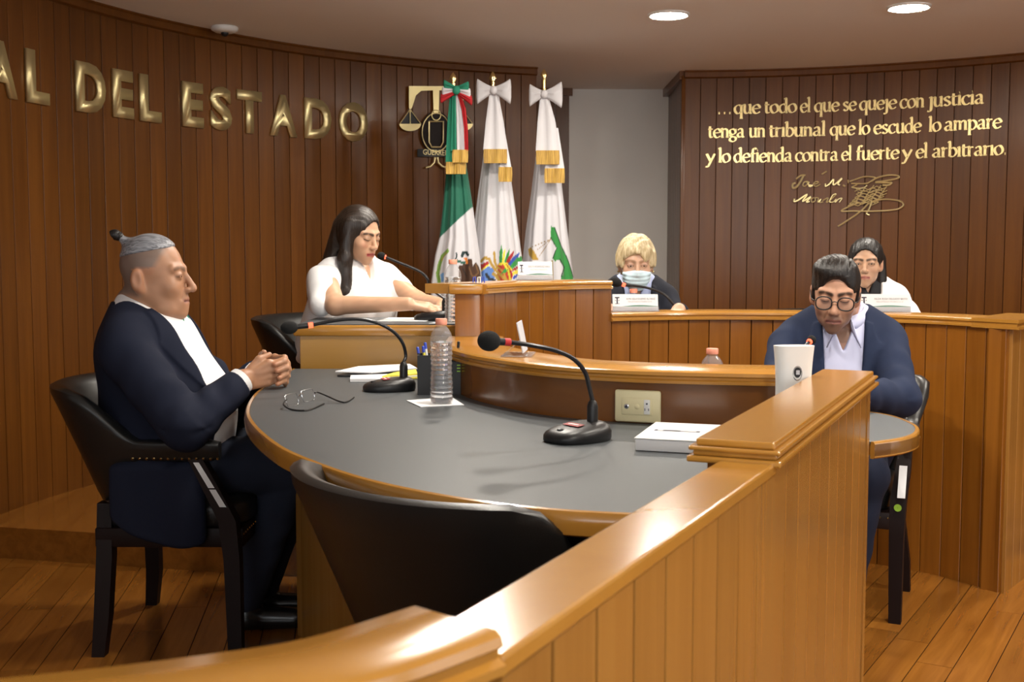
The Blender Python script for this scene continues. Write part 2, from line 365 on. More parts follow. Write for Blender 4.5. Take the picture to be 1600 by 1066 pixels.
# ------------------------------------------------------------------ downlights on a ring round the room centre
def downlight(x, y, label, r=0.088):
    t = thing('downlight', label, 'ceiling light', (x, y, HC), 0, 'recessed downlights')
    obj('trim_ring', MB().lathe([(r + 0.014, 0), (r + 0.014, -0.006), (r + 0.006, -0.012), (r, -0.010), (r, 0)], n=32, cap=False), 'white_plastic', t)
    obj('lens', MB().lathe([(0.001, -0.018), (r*0.5, -0.017), (r*0.85, -0.012), (r, -0.004)], n=32, cap=False), 'lamp_lens', t)
    return t
L1 = atz(1045, 22, HC); L2 = atz(1420, 10, HC)
downlight(L1.x, L1.y, 'round lit ceiling downlight above the blonde woman, nearer the middle of the ceiling')
downlight(L2.x, L2.y, 'round lit ceiling downlight at the upper right, above the quotation wall')
for a in (144.3, 232, 276, 319.6, 13.2):
    downlight(RC.x + 1.5*math.cos(math.radians(a)), RC.y + 1.5*math.sin(math.radians(a)), 'round lit ceiling downlight outside the view, over the hearing room')
for x, y in ((-0.1, 4.15), (0.75, 0.75), (2.45, 1.9), (1.2, -0.9)):
    downlight(x, y, 'round lit ceiling downlight outside the view, over the hearing room')

# ------------------------------------------------------------------ judges' bench
def cap_prof(f, b, z, h=0.034):
    # moulded cap: f front overhang (negative side), b back reach, z top
    return [(-f + 0.012, z), (-f + 0.004, z - 0.004), (-f + 0.002, z - 0.012), (-f + 0.008, z - 0.016), (-f + 0.008, z - h*0.62), (-f, z - h*0.72), (-f - 0.0, z - h*0.92), (-f + 0.012, z - h), (b, z - h), (b, z)]
bench = thing('judges_bench', "curved panelled wooden judges' bench with a raised left section", 'bench', (0.8, 4.6, 0))
bench.location = (0, 0, 0)
BR = resample(BP, 0.02); BN = normals(BR)
isplit = min(range(len(BR)), key=lambda i: abs(BR[i].x - 0.375))
obj('core', MB().sweep(BR[:-5], BN[:-5], [(0.0, 0.0), (0.0, 0.95), (0.084, 0.95), (0.084, 0.0)]), 'dark_joint', bench)
obj('back_panel', MB().sweep(BR[:-5], BN[:-5], [(0.082, 0.0), (0.082, 0.95), (0.09, 0.95), (0.09, 0.0)]), 'partition_wood', bench)
obj('core_raised', MB().sweep(BR[:isplit+1], BN[:isplit+1], [(0.0, 0.95), (0.0, 1.08), (0.088, 1.08), (0.088, 0.95)]), 'bench_wood', bench)
planks_along(BP, 0.085, 0.0, 0.96, bench, 'bench_wood', -1, zf=lambda c: 1.082 if c.x < 0.365 else 0.957)
obj('raised_cap', MB().sweep(BR[:isplit+1], BN[:isplit+1], cap_prof(0.028, 0.22, 1.112)), 'rail_wood', bench)
iend = len(BR) - 8
obj('low_cap', MB().sweep(BR[isplit:iend+1], BN[isplit:iend+1], cap_prof(0.028, 0.17, 0.985)), 'rail_wood', bench)
obj('end_panel', MB().box((-0.152, 3.957, 0.54), (0.088, 0.02, 1.08), ch=0.003), 'bench_wood', bench)
obj('end_cap', MB().box((-0.158, 3.985, 1.095), (0.118, 0.11, 0.034), ch=0.008), 'rail_wood', bench)
# right end return
ER = [Vector((1.758, 4.062)), Vector((2.05, 4.42))]
obj('return_core', MB().sweep(ER, normals(ER), [(0.0, 0), (0.0, 0.95), (0.07, 0.95), (0.07, 0)]), 'bench_wood', bench)
planks_along(ER, 0.085, 0.0, 0.957, bench, 'front_wood', -1)
pa_, na_ = BR[iend], BN[iend]; en = normals(ER)[1]
for k, (fo, za, zb_) in enumerate(((0.028, 0.951, 0.960), (0.020, 0.960, 0.973), (0.026, 0.973, 0.985))):
    ct = Vector((1.763, 4.048)) + Vector((0.15, -0.99))*(fo*1.35); af = pa_ - na_*fo; ab = pa_ + na_*0.17; ef = ER[1] - en*fo; eb = ER[1] + en*0.14
    c_ = obj('corner_cap', MB().prism([tuple(af), tuple(ct), tuple(ef), tuple(eb), (1.80, 4.335), tuple(ab)], za, zb_), 'rail_wood', bench, smooth=False)

# the presiding woman's desk
desk = thing('clerk_desk', 'yellow wooden desk with a dark top where the woman in white sits', 'desk')
obj('front_panel', MB().box((-0.485, 4.275, DZ + 0.395), (0.60, 0.03, 0.79)), 'desk_wood', desk)
obj('side_panel', MB().box((-0.775, 4.50, DZ + 0.395), (0.03, 0.44, 0.79)), 'desk_wood', desk)
obj('edge_band', MB().box((-0.50, 4.485, 0.932), (0.62, 0.48, 0.04), ch=0.008), 'rail_wood', desk)
obj('dark_top', MB().box((-0.50, 4.49, 0.9535), (0.596, 0.45, 0.004)), 'black_top', desk)

# ------------------------------------------------------------------ curved partition with a moulded cap
PART = spline([(-0.185, 3.52), (-0.16, 3.42), (-0.071, 3.20), (0.082, 2.97), (0.25, 2.85), (0.42, 2.79), (0.58, 2.757), (0.70, 2.742)], 8)
PR = resample([Vector(p) for p in PART], 0.02); PN = normals(PR)
part = thing('curved_partition', 'low curved wooden partition with moulded cap behind the black table', 'partition')
obj('panel', MB().sweep(PR, PN, [(0.0, 0), (0.0, 0.91), (0.14, 0.91), (0.14, 0)]), 'partition_wood', part)
obj('cap', MB().sweep(PR, PN, cap_prof(0.026, 0.17, 0.935)), 'rail_wood', part)
PB = [Vector((-0.185, 3.50)), Vector((-0.185, 3.96))]
obj('cap_return', MB().prism([(-0.215, 3.46), (-0.02, 3.46), (-0.03, 3.94), (-0.215, 3.94)], 0.903, 0.9345), 'rail_wood', part)
obj('panel_return', MB().prism([(-0.19, 3.50), (-0.06, 3.50), (-0.06, 3.94), (-0.19, 3.94)], 0, 0.903), 'partition_wood', part)

# straight rail wall: tall part with moulded cap and plain low part
ux = Vector((0.413, 0.911)); rn = Vector((0.911, -0.413))
A0 = Vector((0.385, 1.735)); A1 = A0 + ux*1.125           # right face line of the tall part
tall = thing('tall_rail_wall', 'tall panelled wooden rail wall with moulded cap carrying the white router', 'partition')
TH_W = 0.085
def quad_prism(a, b, w0, w1): return [(a.x + rn.x*w1, a.y + rn.y*w1), (b.x + rn.x*w1, b.y + rn.y*w1), (b.x + rn.x*w0, b.y + rn.y*w0), (a.x + rn.x*w0, a.y + rn.y*w0)]
obj('core', MB().prism(quad_prism(A0, A1, -TH_W, -0.002), 0, 0.905), 'dark_joint', tall)
obj('back_panel', MB().prism(quad_prism(A0, A1, -TH_W - 0.003, -TH_W + 0.002), 0, 0.905), 'partition_wood', tall)
obj('end_panel', MB().prism(quad_prism(A0 - ux*0.004, A0 + ux*0.002, -TH_W - 0.003, 0.002), 0, 0.905), 'partition_wood', tall)
planks_along([A0 + ux*0.002, A1 - ux*0.045], 0.108, 0, 0.905, tall, 'front_wood', -1, gap=0.006)
obj('corner_post', MB().prism(quad_prism(A1 - ux*0.042, A1, -0.02, 0.014), 0, 0.905), 'front_wood', tall)
mb = MB()
for w, z0, z1 in ((0.030, 0.899, 0.909), (0.022, 0.909, 0.917), (0.028, 0.917, 0.924), (0.018, 0.924, 0.935)):
    a = A0 - ux*w; b = A1 + ux*w; mb.prism(quad_prism(a, b, -TH_W - w, w), z0, z1)
cap = obj('cap', mb, 'rail_wood', tall, smooth=False)
bv = cap.modifiers.new('soft_edges', 'BEVEL'); bv.width = 0.003; bv.segments = 2; bv.limit_method = 'ANGLE'
low = thing('low_rail_wall', 'lower plain-topped panelled wooden rail wall running toward the viewer', 'partition')
lx = (Vector((0.0084, 0.907)) - Vector((0.40, 1.713))).normalized(); ln = Vector((-lx.y, lx.x))
B0 = Vector((0.388, 1.722)); B1 = B0 + lx*0.93
def lquad(a, b, w0, w1): return [(a.x + ln.x*w0, a.y + ln.y*w0), (b.x + ln.x*w0, b.y + ln.y*w0), (b.x + ln.x*w1, b.y + ln.y*w1), (a.x + ln.x*w1, a.y + ln.y*w1)]
sgn = 1 if ln.x > 0 else -1
obj('core', MB().prism(lquad(B0, B1, -0.068*sgn, -0.001*sgn), 0, 0.885), 'dark_joint', low)
obj('back_panel', MB().prism(lquad(B0, B1, -0.070*sgn, -0.066*sgn), 0, 0.885), 'front_wood', low)
planks_along([B0, B1], 0.104, 0, 0.885, low, 'front_wood', sgn, thick=0.010, gap=0.0055)
lc = obj('cap', MB().prism(lquad(B0, B1, -0.071*sgn, 0.0125*sgn), 0.885, 0.905), 'rail_wood', low, smooth=False)
bv = lc.modifiers.new('soft_edges', 'BEVEL'); bv.width = 0.004; bv.segments = 2
# nearest rail wall, curving away to the left below the lens
NP = spline([(-0.046, 0.884), (-0.125, 0.80), (-0.21, 0.755), (-0.32, 0.715), (-0.47, 0.675), (-0.75, 0.64)], 8)
NR_ = resample([Vector(p) for p in NP], 0.012); NN = normals(NR_)
near = thing('near_rail_wall', 'nearest wooden rail wall with moulded cap curving off at the lower left', 'partition')
obj('panel', MB().sweep(NR_, NN, [(-0.038, 0), (-0.038, 0.905), (0.038, 0.905), (0.038, 0)]), 'front_wood', near)
obj('cap', MB().sweep(NR_, NN, [(-0.044, 0.935), (-0.051, 0.931), (-0.053, 0.924), (-0.048, 0.920), (-0.048, 0.914), (-0.056, 0.910), (-0.056, 0.903), (-0.048, 0.899), (0.048, 0.899), (0.056, 0.903), (0.056, 0.910), (0.048, 0.914), (0.048, 0.920), (0.053, 0.924), (0.051, 0.931), (0.044, 0.935)]), 'rail_wood', near)

# ------------------------------------------------------------------ the black-topped curved table
outer = [(-0.80, 4.16), (-0.80, 3.95), (-0.79, 3.70), (-0.77, 3.40), (-0.717, 3.07), (-0.647, 2.816), (-0.543, 2.545), (-0.45, 2.36), (-0.286, 2.12), (-0.11, 1.953), (0.052, 1.859), (0.205, 1.818), (0.325, 1.806)]
OP = resample([Vector(p) for p in spline(outer, 10)], 0.02); ON = normals(OP)   # left normal points inward
table = thing('curved_table', 'curved table with grey-black top and wooden edge in front of the seated man', 'table')
side = [(0.37, 1.86), (0.56, 2.28), (0.755, 2.70)]
inner = [(p.x - n.x*0.002, p.y - n.y*0.002) for p, n in zip(PR, PN)][::-1]
inner = [q for q in inner if q[0] < 0.745]
def tpoly(ins): return [(p.x + n.x*ins, p.y + n.y*ins) for p, n in zip(OP, ON)] + side + inner + [(-0.205, 3.6), (-0.205, 4.16)]
def fill_poly(poly, z, thick):
    bm = bmesh.new(); vs = [bm.verts.new((x, y, z)) for x, y in poly]; f = bm.faces.new(vs)
    bm.normal_update()
    if f.normal.z < 0: f.normal_flip()
    if thick:
        r = bmesh.ops.extrude_face_region(bm, geom=[f]); 
        for v in [g for g in r['geom'] if isinstance(g, bmesh.types.BMVert)]: v.co.z -= thick
        bmesh.ops.recalc_face_normals(bm, faces=bm.faces)
    bmesh.ops.triangulate(bm, faces=[f for f in bm.faces if len(f.verts) > 4])
    me = bpy.data.meshes.new('poly'); bm.to_mesh(me); bm.free(); return me
obj('board', fill_poly(tpoly(0.012), 0.796, 0.03), 'partition_wood', table)
obj('dark_top', fill_poly(tpoly(0.013), 0.8, 0.004), 'black_top', table)
obj('edge_band', MB().sweep(OP, ON, [(0.012, 0.8015), (0.004, 0.8005), (0.0, 0.796), (-0.002, 0.78), (0.0, 0.762), (0.006, 0.758), (0.014, 0.758), (0.014, 0.79)]), 'rail_wood', table)
obj('pedestal_panel', MB().prism([(-0.674, 3.594), (-0.655, 3.60), (-0.37, 3.12), (-0.39, 3.11)], 0, 0.765), 'front_wood', table)
obj('pedestal_edge', MB().prism([(-0.685, 3.60), (-0.66, 3.575), (-0.645, 3.59), (-0.67, 3.615)], 0, 0.765), 'front_wood', table)
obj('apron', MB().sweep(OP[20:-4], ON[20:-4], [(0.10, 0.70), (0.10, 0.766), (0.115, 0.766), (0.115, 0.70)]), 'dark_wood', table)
# small table in the pit
ptab = thing('witness_table', 'rounded dark-topped table in front of the man in glasses', 'table')
pp = resample([Vector(p) for p in spline([(0.90, 2.83), (1.0, 2.90), (1.07, 3.0), (1.11, 3.15), (1.09, 3.35), (0.95, 3.47), (0.70, 3.50), (0.45, 3.42), (0.34, 3.25), (0.33, 3.13)], 8)], 0.02)
pnm = normals(pp)
pback = [(0.45, 3.03), (0.60, 2.97), (0.87, 2.935)]
obj('board', fill_poly([(p.x, p.y) for p in pp] + pback, 0.745, 0.03), 'partition_wood', ptab)
obj('dark_top', fill_poly([(p.x + n.x*0.012, p.y + n.y*0.012) for p, n in zip(pp, pnm)] + pback, 0.750, 0.005), 'black_top', ptab)
obj('edge_band', MB().sweep(pp, pnm, [(0.012, 0.7512), (0.003, 0.7505), (0.0, 0.746), (0.0, 0.712), (0.005, 0.708), (0.014, 0.708), (0.014, 0.74)]), 'rail_wood', ptab)
obj('pedestal', MB().box((0.66, 3.2, 0.355), (0.30, 0.05, 0.71)), 'partition_wood', ptab)
# ------------------------------------------------------------------ judges' worktop behind the low cap
wt = BR[isplit+2:-16]; wn = BN[isplit+2:-16]
obj('worktop', MB().sweep(wt, wn, [(0.09, 0.80), (0.09, 0.83), (0.42, 0.83), (0.42, 0.80)]), 'black_top', bench)

# ------------------------------------------------------------------ captain's chairs (front of the chair looks along local +y)
def make_chair(label):
    t = thing('captain_chair', label, 'chair', group='black leather captain chairs')
    U = spline([(-0.272, 0.17), (-0.275, 0.05), (-0.262, -0.08), (-0.21, -0.20), (-0.11, -0.262), (0, -0.28), (0.11, -0.262), (0.21, -0.20), (0.262, -0.08), (0.275, 0.05), (0.272, 0.17)], 6)
    U = resample([Vector(p) for p in U], 0.03); N_ = normals(U); rings = []
    for i, (p, n) in enumerate(zip(U, N_)):
        n = -n if (n.x*p.x + n.y*(p.y - 0.1)) < 0 else n                       # outward
        k = min(1.0, max(0.0, (-p.y - 0.065)/0.145)); k = k*k*(3 - 2*k)          # 0 on the arms, 1 on the back
        zt = 0.665 + 0.155*k; zb = 0.60 - 0.19*k; th = 0.034 + 0.0*k; lean = 0.012 + 0.085*k
        end = 1.0 if 0 < i < len(U) - 1 else 0.8
        ring = []
        for j in range(16):
            a = 2*math.pi*j/16; c, s_ = math.cos(a), math.sin(a)
            c = math.copysign(abs(c)**0.6, c); s_ = math.copysign(abs(s_)**0.45, s_)
            z = (zt + zb)/2 + (zt - zb)/2*s_*end; q = (z - zb)/(zt - zb)
            off = c*th*(0.62 + 0.38*q)*end + lean*q - 0.05*k*(1 - q) + (0.016*k*max(0, q - 0.75)/0.25)
            ring.append((p.x + n.x*off, p.y + n.y*off, z))
        rings.append(ring)
    shell = obj('back_and_arms', MB().loft(rings), 'leather', t, ang=70)
    seat = []
    for z, sc in ((0.385, 0.95), (0.40, 1.0), (0.445, 1.0), (0.468, 0.96), (0.476, 0.85), (0.479, 0.5)):
        seat.append([(0.245*sc*math.copysign(abs(math.cos(a))**0.45, math.cos(a)), 0.0 + 0.235*sc*math.copysign(abs(math.sin(a))**0.45, math.sin(a)), z) for a in [2*math.pi*k/32 for k in range(32)]])
    obj('seat', MB().loft(seat), 'leather', t, ang=70)
    obj('seat_rail', MB().box((0, 0, 0.358), (0.48, 0.45, 0.06), ch=0.006), 'dark_wood', t)
    for s in (-1, 1):
        f = MB(); q = 0.024
        pts = [(s*0.276, 0.10, 0.61), (s*0.272, 0.145, 0.52), (s*0.264, 0.19, 0.42), (s*0.262, 0.20, 0.30), (s*0.264, 0.205, 0.0)]
        f.loft([[(x - q*w, y - q*w, z), (x + q*w, y - q*w, z), (x + q*w, y + q*w, z), (x - q*w, y + q*w, z)] for (x, y, z), w in zip(pts, (0.9, 1.05, 1.1, 1.0, 0.85))])
        obj('front_leg', f, 'dark_wood', t, ang=30)
        b = MB(); pts = [(s*0.20, -0.20, 0.46), (s*0.225, -0.195, 0.30), (s*0.25, -0.20, 0.12), (s*0.257, -0.212, 0.0)]
        b.loft([[(x - q*w, y - q*w, z), (x + q*w, y - q*w, z), (x + q*w, y + q*w, z), (x - q*w, y + q*w, z)] for (x, y, z), w in zip(pts, (0.9, 1.0, 0.95, 0.8))])
        obj('rear_leg', b, 'dark_wood', t, ang=30)
    nb = MB()
    for s in (-1, 1):
        for k in range(13): nb.sphere((s*0.304, 0.17 - 0.021*k, 0.612), 0.0045, 6, 4)
    for k in range(-9, 10): nb.sphere((k*0.026, 0.2255, 0.37), 0.0042, 6, 4)
    tag(obj('nailheads', nb, 'brass', shell), None, None, kind='stuff')
    return t
def place(o, x, y, z, a, sc=1.0): o.location = (x, y, z); o.rotation_euler = (0, 0, math.radians(a)); o.scale = (sc, sc, sc); return o
ch1 = make_chair('black leather captain chair holding the man with the grey topknot')
place(ch1, -1.04, 3.675, 0, -90)
ch2 = copy_tree(ch1); ch2['label'] = 'empty black leather captain chair in the foreground, its back toward the viewer'; place(ch2, -0.008, 2.215, 0, -45)
ch3 = copy_tree(ch1); ch3['label'] = 'black leather chair behind the yellow desk, under the woman in white'; place(ch3, -0.72, 5.03, DZ, -100)
ch4 = copy_tree(ch1); ch4['label'] = 'black leather captain chair of the man in glasses, by the round table'; place(ch4, 1.119, 4.011, 0, 155.7, 0.95)
ch5 = copy_tree(ch1); ch5['label'] = 'black chair behind the bench under the blonde masked woman'; place(ch5, 0.55, 5.28, DZ, 180)
ch6 = copy_tree(ch1); ch6['label'] = 'black chair behind the bench under the dark-haired woman in white jacket'; place(ch6, 1.53, 5.32, DZ, 170)
# paper stickers on two chair legs
def sticker(par, pts, label):
    o = obj('sticker', MB().add(pts, [(0, 1, 2, 3)]), 'paper', par, smooth=False); o['label'] = label; return o
sticker(ch1, [(0.2995, 0.095, 0.60), (0.2995, 0.112, 0.60), (0.2955, 0.19, 0.465), (0.2955, 0.17, 0.465)], 'white paper sticker')
s4 = obj('sticker', MB().box((-0.278, 0.226, 0.50), (0.026, 0.003, 0.115), Matrix.Rotation(0.45, 3, 'X')), 'paper', ch4); s4['label'] = 'white paper sticker'
g4 = obj('round_sticker', MB().lathe([(0.001, 0), (0.013, 0)], (0, 0, 0), 12, cap=False), 'green_plastic', ch4); g4.location = (-0.266, 0.2325, 0.41); g4.rotation_euler = (math.pi/2, 0, 0)

# ------------------------------------------------------------------ gooseneck microphones
def mic(label, base, yaw, zt, neck, head, hr, lit, base_on=True, hl=1.25):
    # base: pixel-free world position; neck: list of world points from the socket to the ring; head: foam centre
    t = thing('gooseneck_microphone', label, 'microphone', (base[0], base[1], zt), 0, 'conference microphones')
    O = Vector((base[0], base[1], zt)); rot = Matrix.Rotation(yaw, 3, 'Z')
    rings = []
    for z, sc, in ((0.0, 0.97), (0.004, 1.0), (0.016, 1.0), (0.024, 0.94), (0.030, 0.80), (0.033, 0.5)):
        ring = []
        for k in range(28):
            a = 2*math.pi*k/28; x = 0.060*sc*math.copysign(abs(math.cos(a))**0.75, math.cos(a)); y = 0.080*sc*math.copysign(abs(math.sin(a))**0.85, math.sin(a))
            zz = z*(0.75 + 0.6*(y + 0.08)/0.16); ring.append(rot @ Vector((x, y, zz)))
        rings.append(ring)
    base_o = obj('base', MB().loft(rings), 'black_plastic', t, ang=50)
    sp = rot @ Vector((0, 0.045, 0.0))
    obj('socket', MB().lathe([(0.0125, 0.02), (0.0125, 0.072), (0.0095, 0.082), (0.006, 0.086)], sp, 14), 'black_plastic', t)
    bt = obj('talk_button', MB().lathe([(0.008, 0.0), (0.008, 0.003), (0.006, 0.004)], rot @ Vector((0, -0.05, 0.026)), 14), 'black_metal', base_o)
    pl = obj('name_strip', MB().box(rot @ Vector((0.0, -0.012, 0.0355)), (0.052, 0.02, 0.001), rot @ Matrix.Rotation(0.13, 3, 'X')), 'red_print', t)
    obj('lettering', MB().box(rot @ Vector((0.0, -0.012, 0.0364)), (0.034, 0.004, 0.0006), rot @ Matrix.Rotation(0.13, 3, 'X')), 'paper', pl)
    pts = [sp + Vector((0, 0, 0.084))] + [Vector(p) - O for p in neck]
    pth = spline(pts, 8)
    obj('gooseneck', MB().tube(pth, 0.0052, 8), 'black_metal', t)
    e = Vector(neck[-1]) - O; h = Vector(head) - O; d = (h - e).normalized()
    l = (h - e).length
    obj('light_ring', MB().tube([e, e + d*0.014], 0.0085, 12), 'led_red' if lit else 'red_ring', t)
    cap_o = obj('capsule', MB().tube([e + d*0.014, e + d*max(0.02, l - hr*0.6)], 0.008, 12), 'black_plastic', t)
    q = d.to_track_quat('Z', 'Y').to_matrix(); fm = MB()
    fm.sphere((0, 0, 0), hr, 18, 12, (1, 1, hl)); fm.v = [tuple(q @ Vector(v) + h) for v in fm.v]
    obj('foam_windscreen', fm, 'foam', cap_o, ang=80)
    return t
yc = 2.56
mic('black gooseneck microphone with unlit red ring on the table beside the cream socket', (0.147, 2.563), math.radians(-52), 0.801,
    [at(921, 606, 2.60), at(914, 582, 2.60), at(896, 561, 2.58), at(868, 548, 2.55), at(832, 540, 2.52), at(797, 535, 2.50)], at(764, 533, 2.48), 0.0225, False, hl=1.15)
mic('black gooseneck microphone with lit ring in front of the man with clasped hands', (-0.375, 3.50), math.radians(-72), 0.801,
    [at(634, 556, 3.53), at(629, 536, 3.52), at(614, 518, 3.5), at(590, 505, 3.48), at(560, 499, 3.46), at(525, 501, 3.44), at(489, 508, 3.42)], at(452, 512, 3.40), 0.020, True, hl=1.3)
mic('black gooseneck microphone with lit ring before the woman in white', (-0.305, 4.52), math.radians(-110), 0.9555,
    [at(672, 450, 4.56), at(668, 436, 4.56), at(657, 425, 4.56), at(640, 417, 4.56), at(620, 409, 4.56), at(603, 402, 4.56)], at(596, 400, 4.56), 0.0155, True, hl=1.1)
mic('black gooseneck microphone with lit ring before the blonde masked woman', (0.70, 4.80), math.radians(180), 0.8305,
    [at(1056, 484, 4.78), at(1050, 473, 4.78), at(1036, 459, 4.78), at(1012, 450, 4.78), at(992, 447, 4.78), at(977, 446, 4.78)], at(962, 441, 4.78), 0.020, True, hl=1.3)
mic('microphone whose lit tip shows behind the white router, before the man in glasses', (0.80, 3.22), math.radians(10), 0.7505,
    [at(1246, 560, 3.25), at(1252, 548, 3.26), at(1259, 540, 3.27), at(1264, 535, 3.28)], at(1268, 531, 3.29), 0.013, True, hl=1.0)

# ------------------------------------------------------------------ water bottles
def bottle(label, x, y, z, h=0.236, r=0.032, level=0.80):
    t = thing('water_bottle', label, 'bottle', (x, y, z), 0, 'plastic water bottles'); k = h/0.236
    prof = [(0.006, 0.004), (r*0.80, 0.001), (r*0.95, 0.006), (r, 0.014)]
    for i in range(60):
        zz = 0.016 + i*0.150/60; w = 0.0012*math.sin(zz*2*math.pi/0.0135) - 0.0022*math.exp(-((zz - 0.10)/0.03)**2)
        prof.append((r + w - 0.0008, zz))
    prof += [(r, 0.170), (r*0.97, 0.182), (r*0.86, 0.195), (r*0.66, 0.206), (r*0.46, 0.214), (0.0135, 0.217), (0.0135, 0.222)]
    obj('plastic_shell', MB().lathe([(a, b*k) for a, b in prof], n=28), 'clear_plastic', t, ang=80)
    wp = [(max(0.001, a - 0.0016), b*k + 0.001) for a, b in prof if b < level*0.222]
    obj('water', MB().lathe(wp, n=28), 'water', t, ang=80)
    obj('cap', MB().lathe([(0.0158, 0.219*k), (0.0162, 0.2205*k), (0.0162, 0.234*k), (0.0150, 0.236*k)], n=22), 'cap_pink', t)
    return t
def napkin(label, pts, z):
    o = obj('paper_napkin', MB().prism(pts, z + 0.0006, z + 0.0026), 'paper', smooth=False); return tag(o, label, 'napkin')
bp_ = atz(690, 632, 0.8)
bottle('clear water bottle with pink cap standing on a napkin on the black table', bp_.x, bp_.y, 0.8028)
napkin('white napkin under the bottle on the black table', [tuple(atz(x, y, 0.8)[:2]) for x, y in ((635, 627), (657, 637), (725, 634), (706, 622))][::1], 0.8)
bottle("clear water bottle with pink cap on the yellow desk beside the bench's raised end", -0.222, 4.33, 0.9585)
napkin('crumpled white napkin by the bottle on the yellow desk', [(-0.31, 4.28), (-0.205, 4.275), (-0.205, 4.37), (-0.27, 4.39)], 0.9555)
bottle('clear water bottle showing only its neck behind the curved partition', 0.541, 3.10, 0.7505, 0.212)
bb = at(990, 454, 4.80)
bottle("bottle whose pink cap peeks over the blonde woman's name plate", bb.x, 4.80, 0.8305, 0.24)

# ------------------------------------------------------------------ lettering helper
def text_mesh(body, size=1.0, extr=0.0, offset=0.0, align='LEFT'):
    cu = bpy.data.curves.new('lettering', 'FONT'); cu.body = body; cu.size = size; cu.extrude = extr; cu.offset = offset; cu.align_x = align; cu.resolution_u = 4
    o = bpy.data.objects.new('tmp_text', cu); COL.objects.link(o)
    bpy.context.view_layer.update()
    me = bpy.data.meshes.new_from_object(o.evaluated_get(bpy.context.evaluated_depsgraph_get()))
    bpy.data.objects.remove(o); bpy.data.curves.remove(cu); me.materials.clear(); return me
def text_fit(body, w, mat, parent, M, extr=0.0003, hmax=None):
    me = text_mesh(body, 1.0, 0.0, 0.0)
    xs = [v.co.x for v in me.vertices]; ys = [v.co.y for v in me.vertices]
    s = w/(max(xs) - min(xs)); cx = (max(xs) + min(xs))/2; y0 = 0
    if hmax: s2 = hmax/(max(ys) - min(ys)); 
    for v in me.vertices: v.co = M @ Vector(((v.co.x - cx)*s, (v.co.y - y0)*(s2 if hmax else s), 0))
    return obj('lettering', me, mat, parent)

# ------------------------------------------------------------------ name plates
def name_plate(label, c, yaw, w, h, l1, l2):
    t = thing('name_plate', label, 'name plate', c, yaw, 'acrylic name plates')
    lean = Matrix.Rotation(math.radians(-14), 4, 'X')                 # card leans back
    def P(x, y, z): return lean @ Vector((x, y, z))
    m = MB().box((0, 0, h/2), (w, 0.003, h), None)
    m.v = [tuple(lean @ Vector(v)) for v in m.v]; obj('card', m, 'paper', t, smooth=False)
    f = MB().box((0, 0.03, 0.002), (w*1.03, 0.08, 0.003)); f2 = MB().box((0, -0.0035, h*0.14), (w*1.02, 0.002, h*0.26)); f2.v = [tuple(lean @ Vector(v)) for v in f2.v]
    obj('acrylic_foot', f, 'acrylic', t, smooth=False); obj('acrylic_lip', f2, 'acrylic', t, smooth=False)
    pts = []
    n = 12
    for i in range(n + 1):
        u = i/n; zz = h*(0.30 + 0.05*math.sin(u*5.2 - 1.4)); pts.append((P(-w/2 + w*u, -0.0019, h*0.28), P(-w/2 + w*u, -0.0019, zz + h*0.03*u)))
    wv = MB(); wv.add([p for q in pts for p in q], [(2*i, 2*i+2, 2*i+3, 2*i+1) for i in range(n)]); obj('green_wave', wv, 'ink_green', t, smooth=False)
    T = MB(); lx_ = -w*0.40
    for (x, z, ww, hh) in ((lx_, 0.80, w*0.10, h*0.07), (lx_, 0.62, w*0.03, h*0.36), (lx_, 0.44, w*0.10, h*0.03), (lx_ - w*0.04, 0.64, w*0.02, h*0.04), (lx_ + w*0.04, 0.64, w*0.02, h*0.04)):
        T.add([P(x - ww/2, -0.002, z*h - hh/2), P(x + ww/2, -0.002, z*h - hh/2), P(x + ww/2, -0.002, z*h + hh/2), P(x - ww/2, -0.002, z*h + hh/2)], [(0, 1, 2, 3)])
    obj('logo', T, 'ink', t, smooth=False)
    B = lean @ Matrix.Rotation(math.pi/2, 4, 'X')
    text_fit(l1, w*0.64, 'ink', t, lean @ Matrix.Translation((w*0.12, -0.0022, h*0.68)) @ Matrix.Rotation(math.pi/2, 4, 'X'), hmax=h*0.10)
    text_fit(l2, w*0.52, 'ink_grey', t, lean @ Matrix.Translation((w*0.10, -0.0022, h*0.52)) @ Matrix.Rotation(math.pi/2, 4, 'X'), hmax=h*0.09)
    return t
n1 = at(993, 488, 4.60); name_plate('white name plate on the low bench cap before the blonde masked woman', (n1.x, 4.60, 0.986), 0.03, 0.182, 0.070, 'ALMA DELIA EUGENIO ALCARAZ', 'MAGISTRADA PONENCIA III')
n2 = at(1384, 490, 4.55); name_plate('white name plate on the low bench cap before the dark-haired woman', (n2.x, 4.56, 0.986), -0.08, 0.20, 0.072, 'HILDA ROSA DELGADO BRITO', 'MAGISTRADA PONENCIA IV')
n3 = at(837, 437, 4.48); name_plate('white name plate on the raised bench section in front of the flags', (n3.x, 4.50, 1.113), 0.12, 0.135, 0.074, 'EVELYN RODRIGUEZ XINOL', 'MAGISTRADA PRESIDENTA')
st = thing('acrylic_sign_stand', 'clear acrylic sign stand seen edge-on on the curved partition cap', 'sign stand', (0.028, 3.20, 0.9355), math.radians(84))
obj('card', MB().box((0, 0, 0.052), (0.13, 0.003, 0.085), Matrix.Rotation(-0.2, 3, 'X')), 'paper_grey', st, smooth=False)
obj('foot', MB().box((0, 0.01, 0.002), (0.13, 0.085, 0.003)), 'acrylic', st, smooth=False)
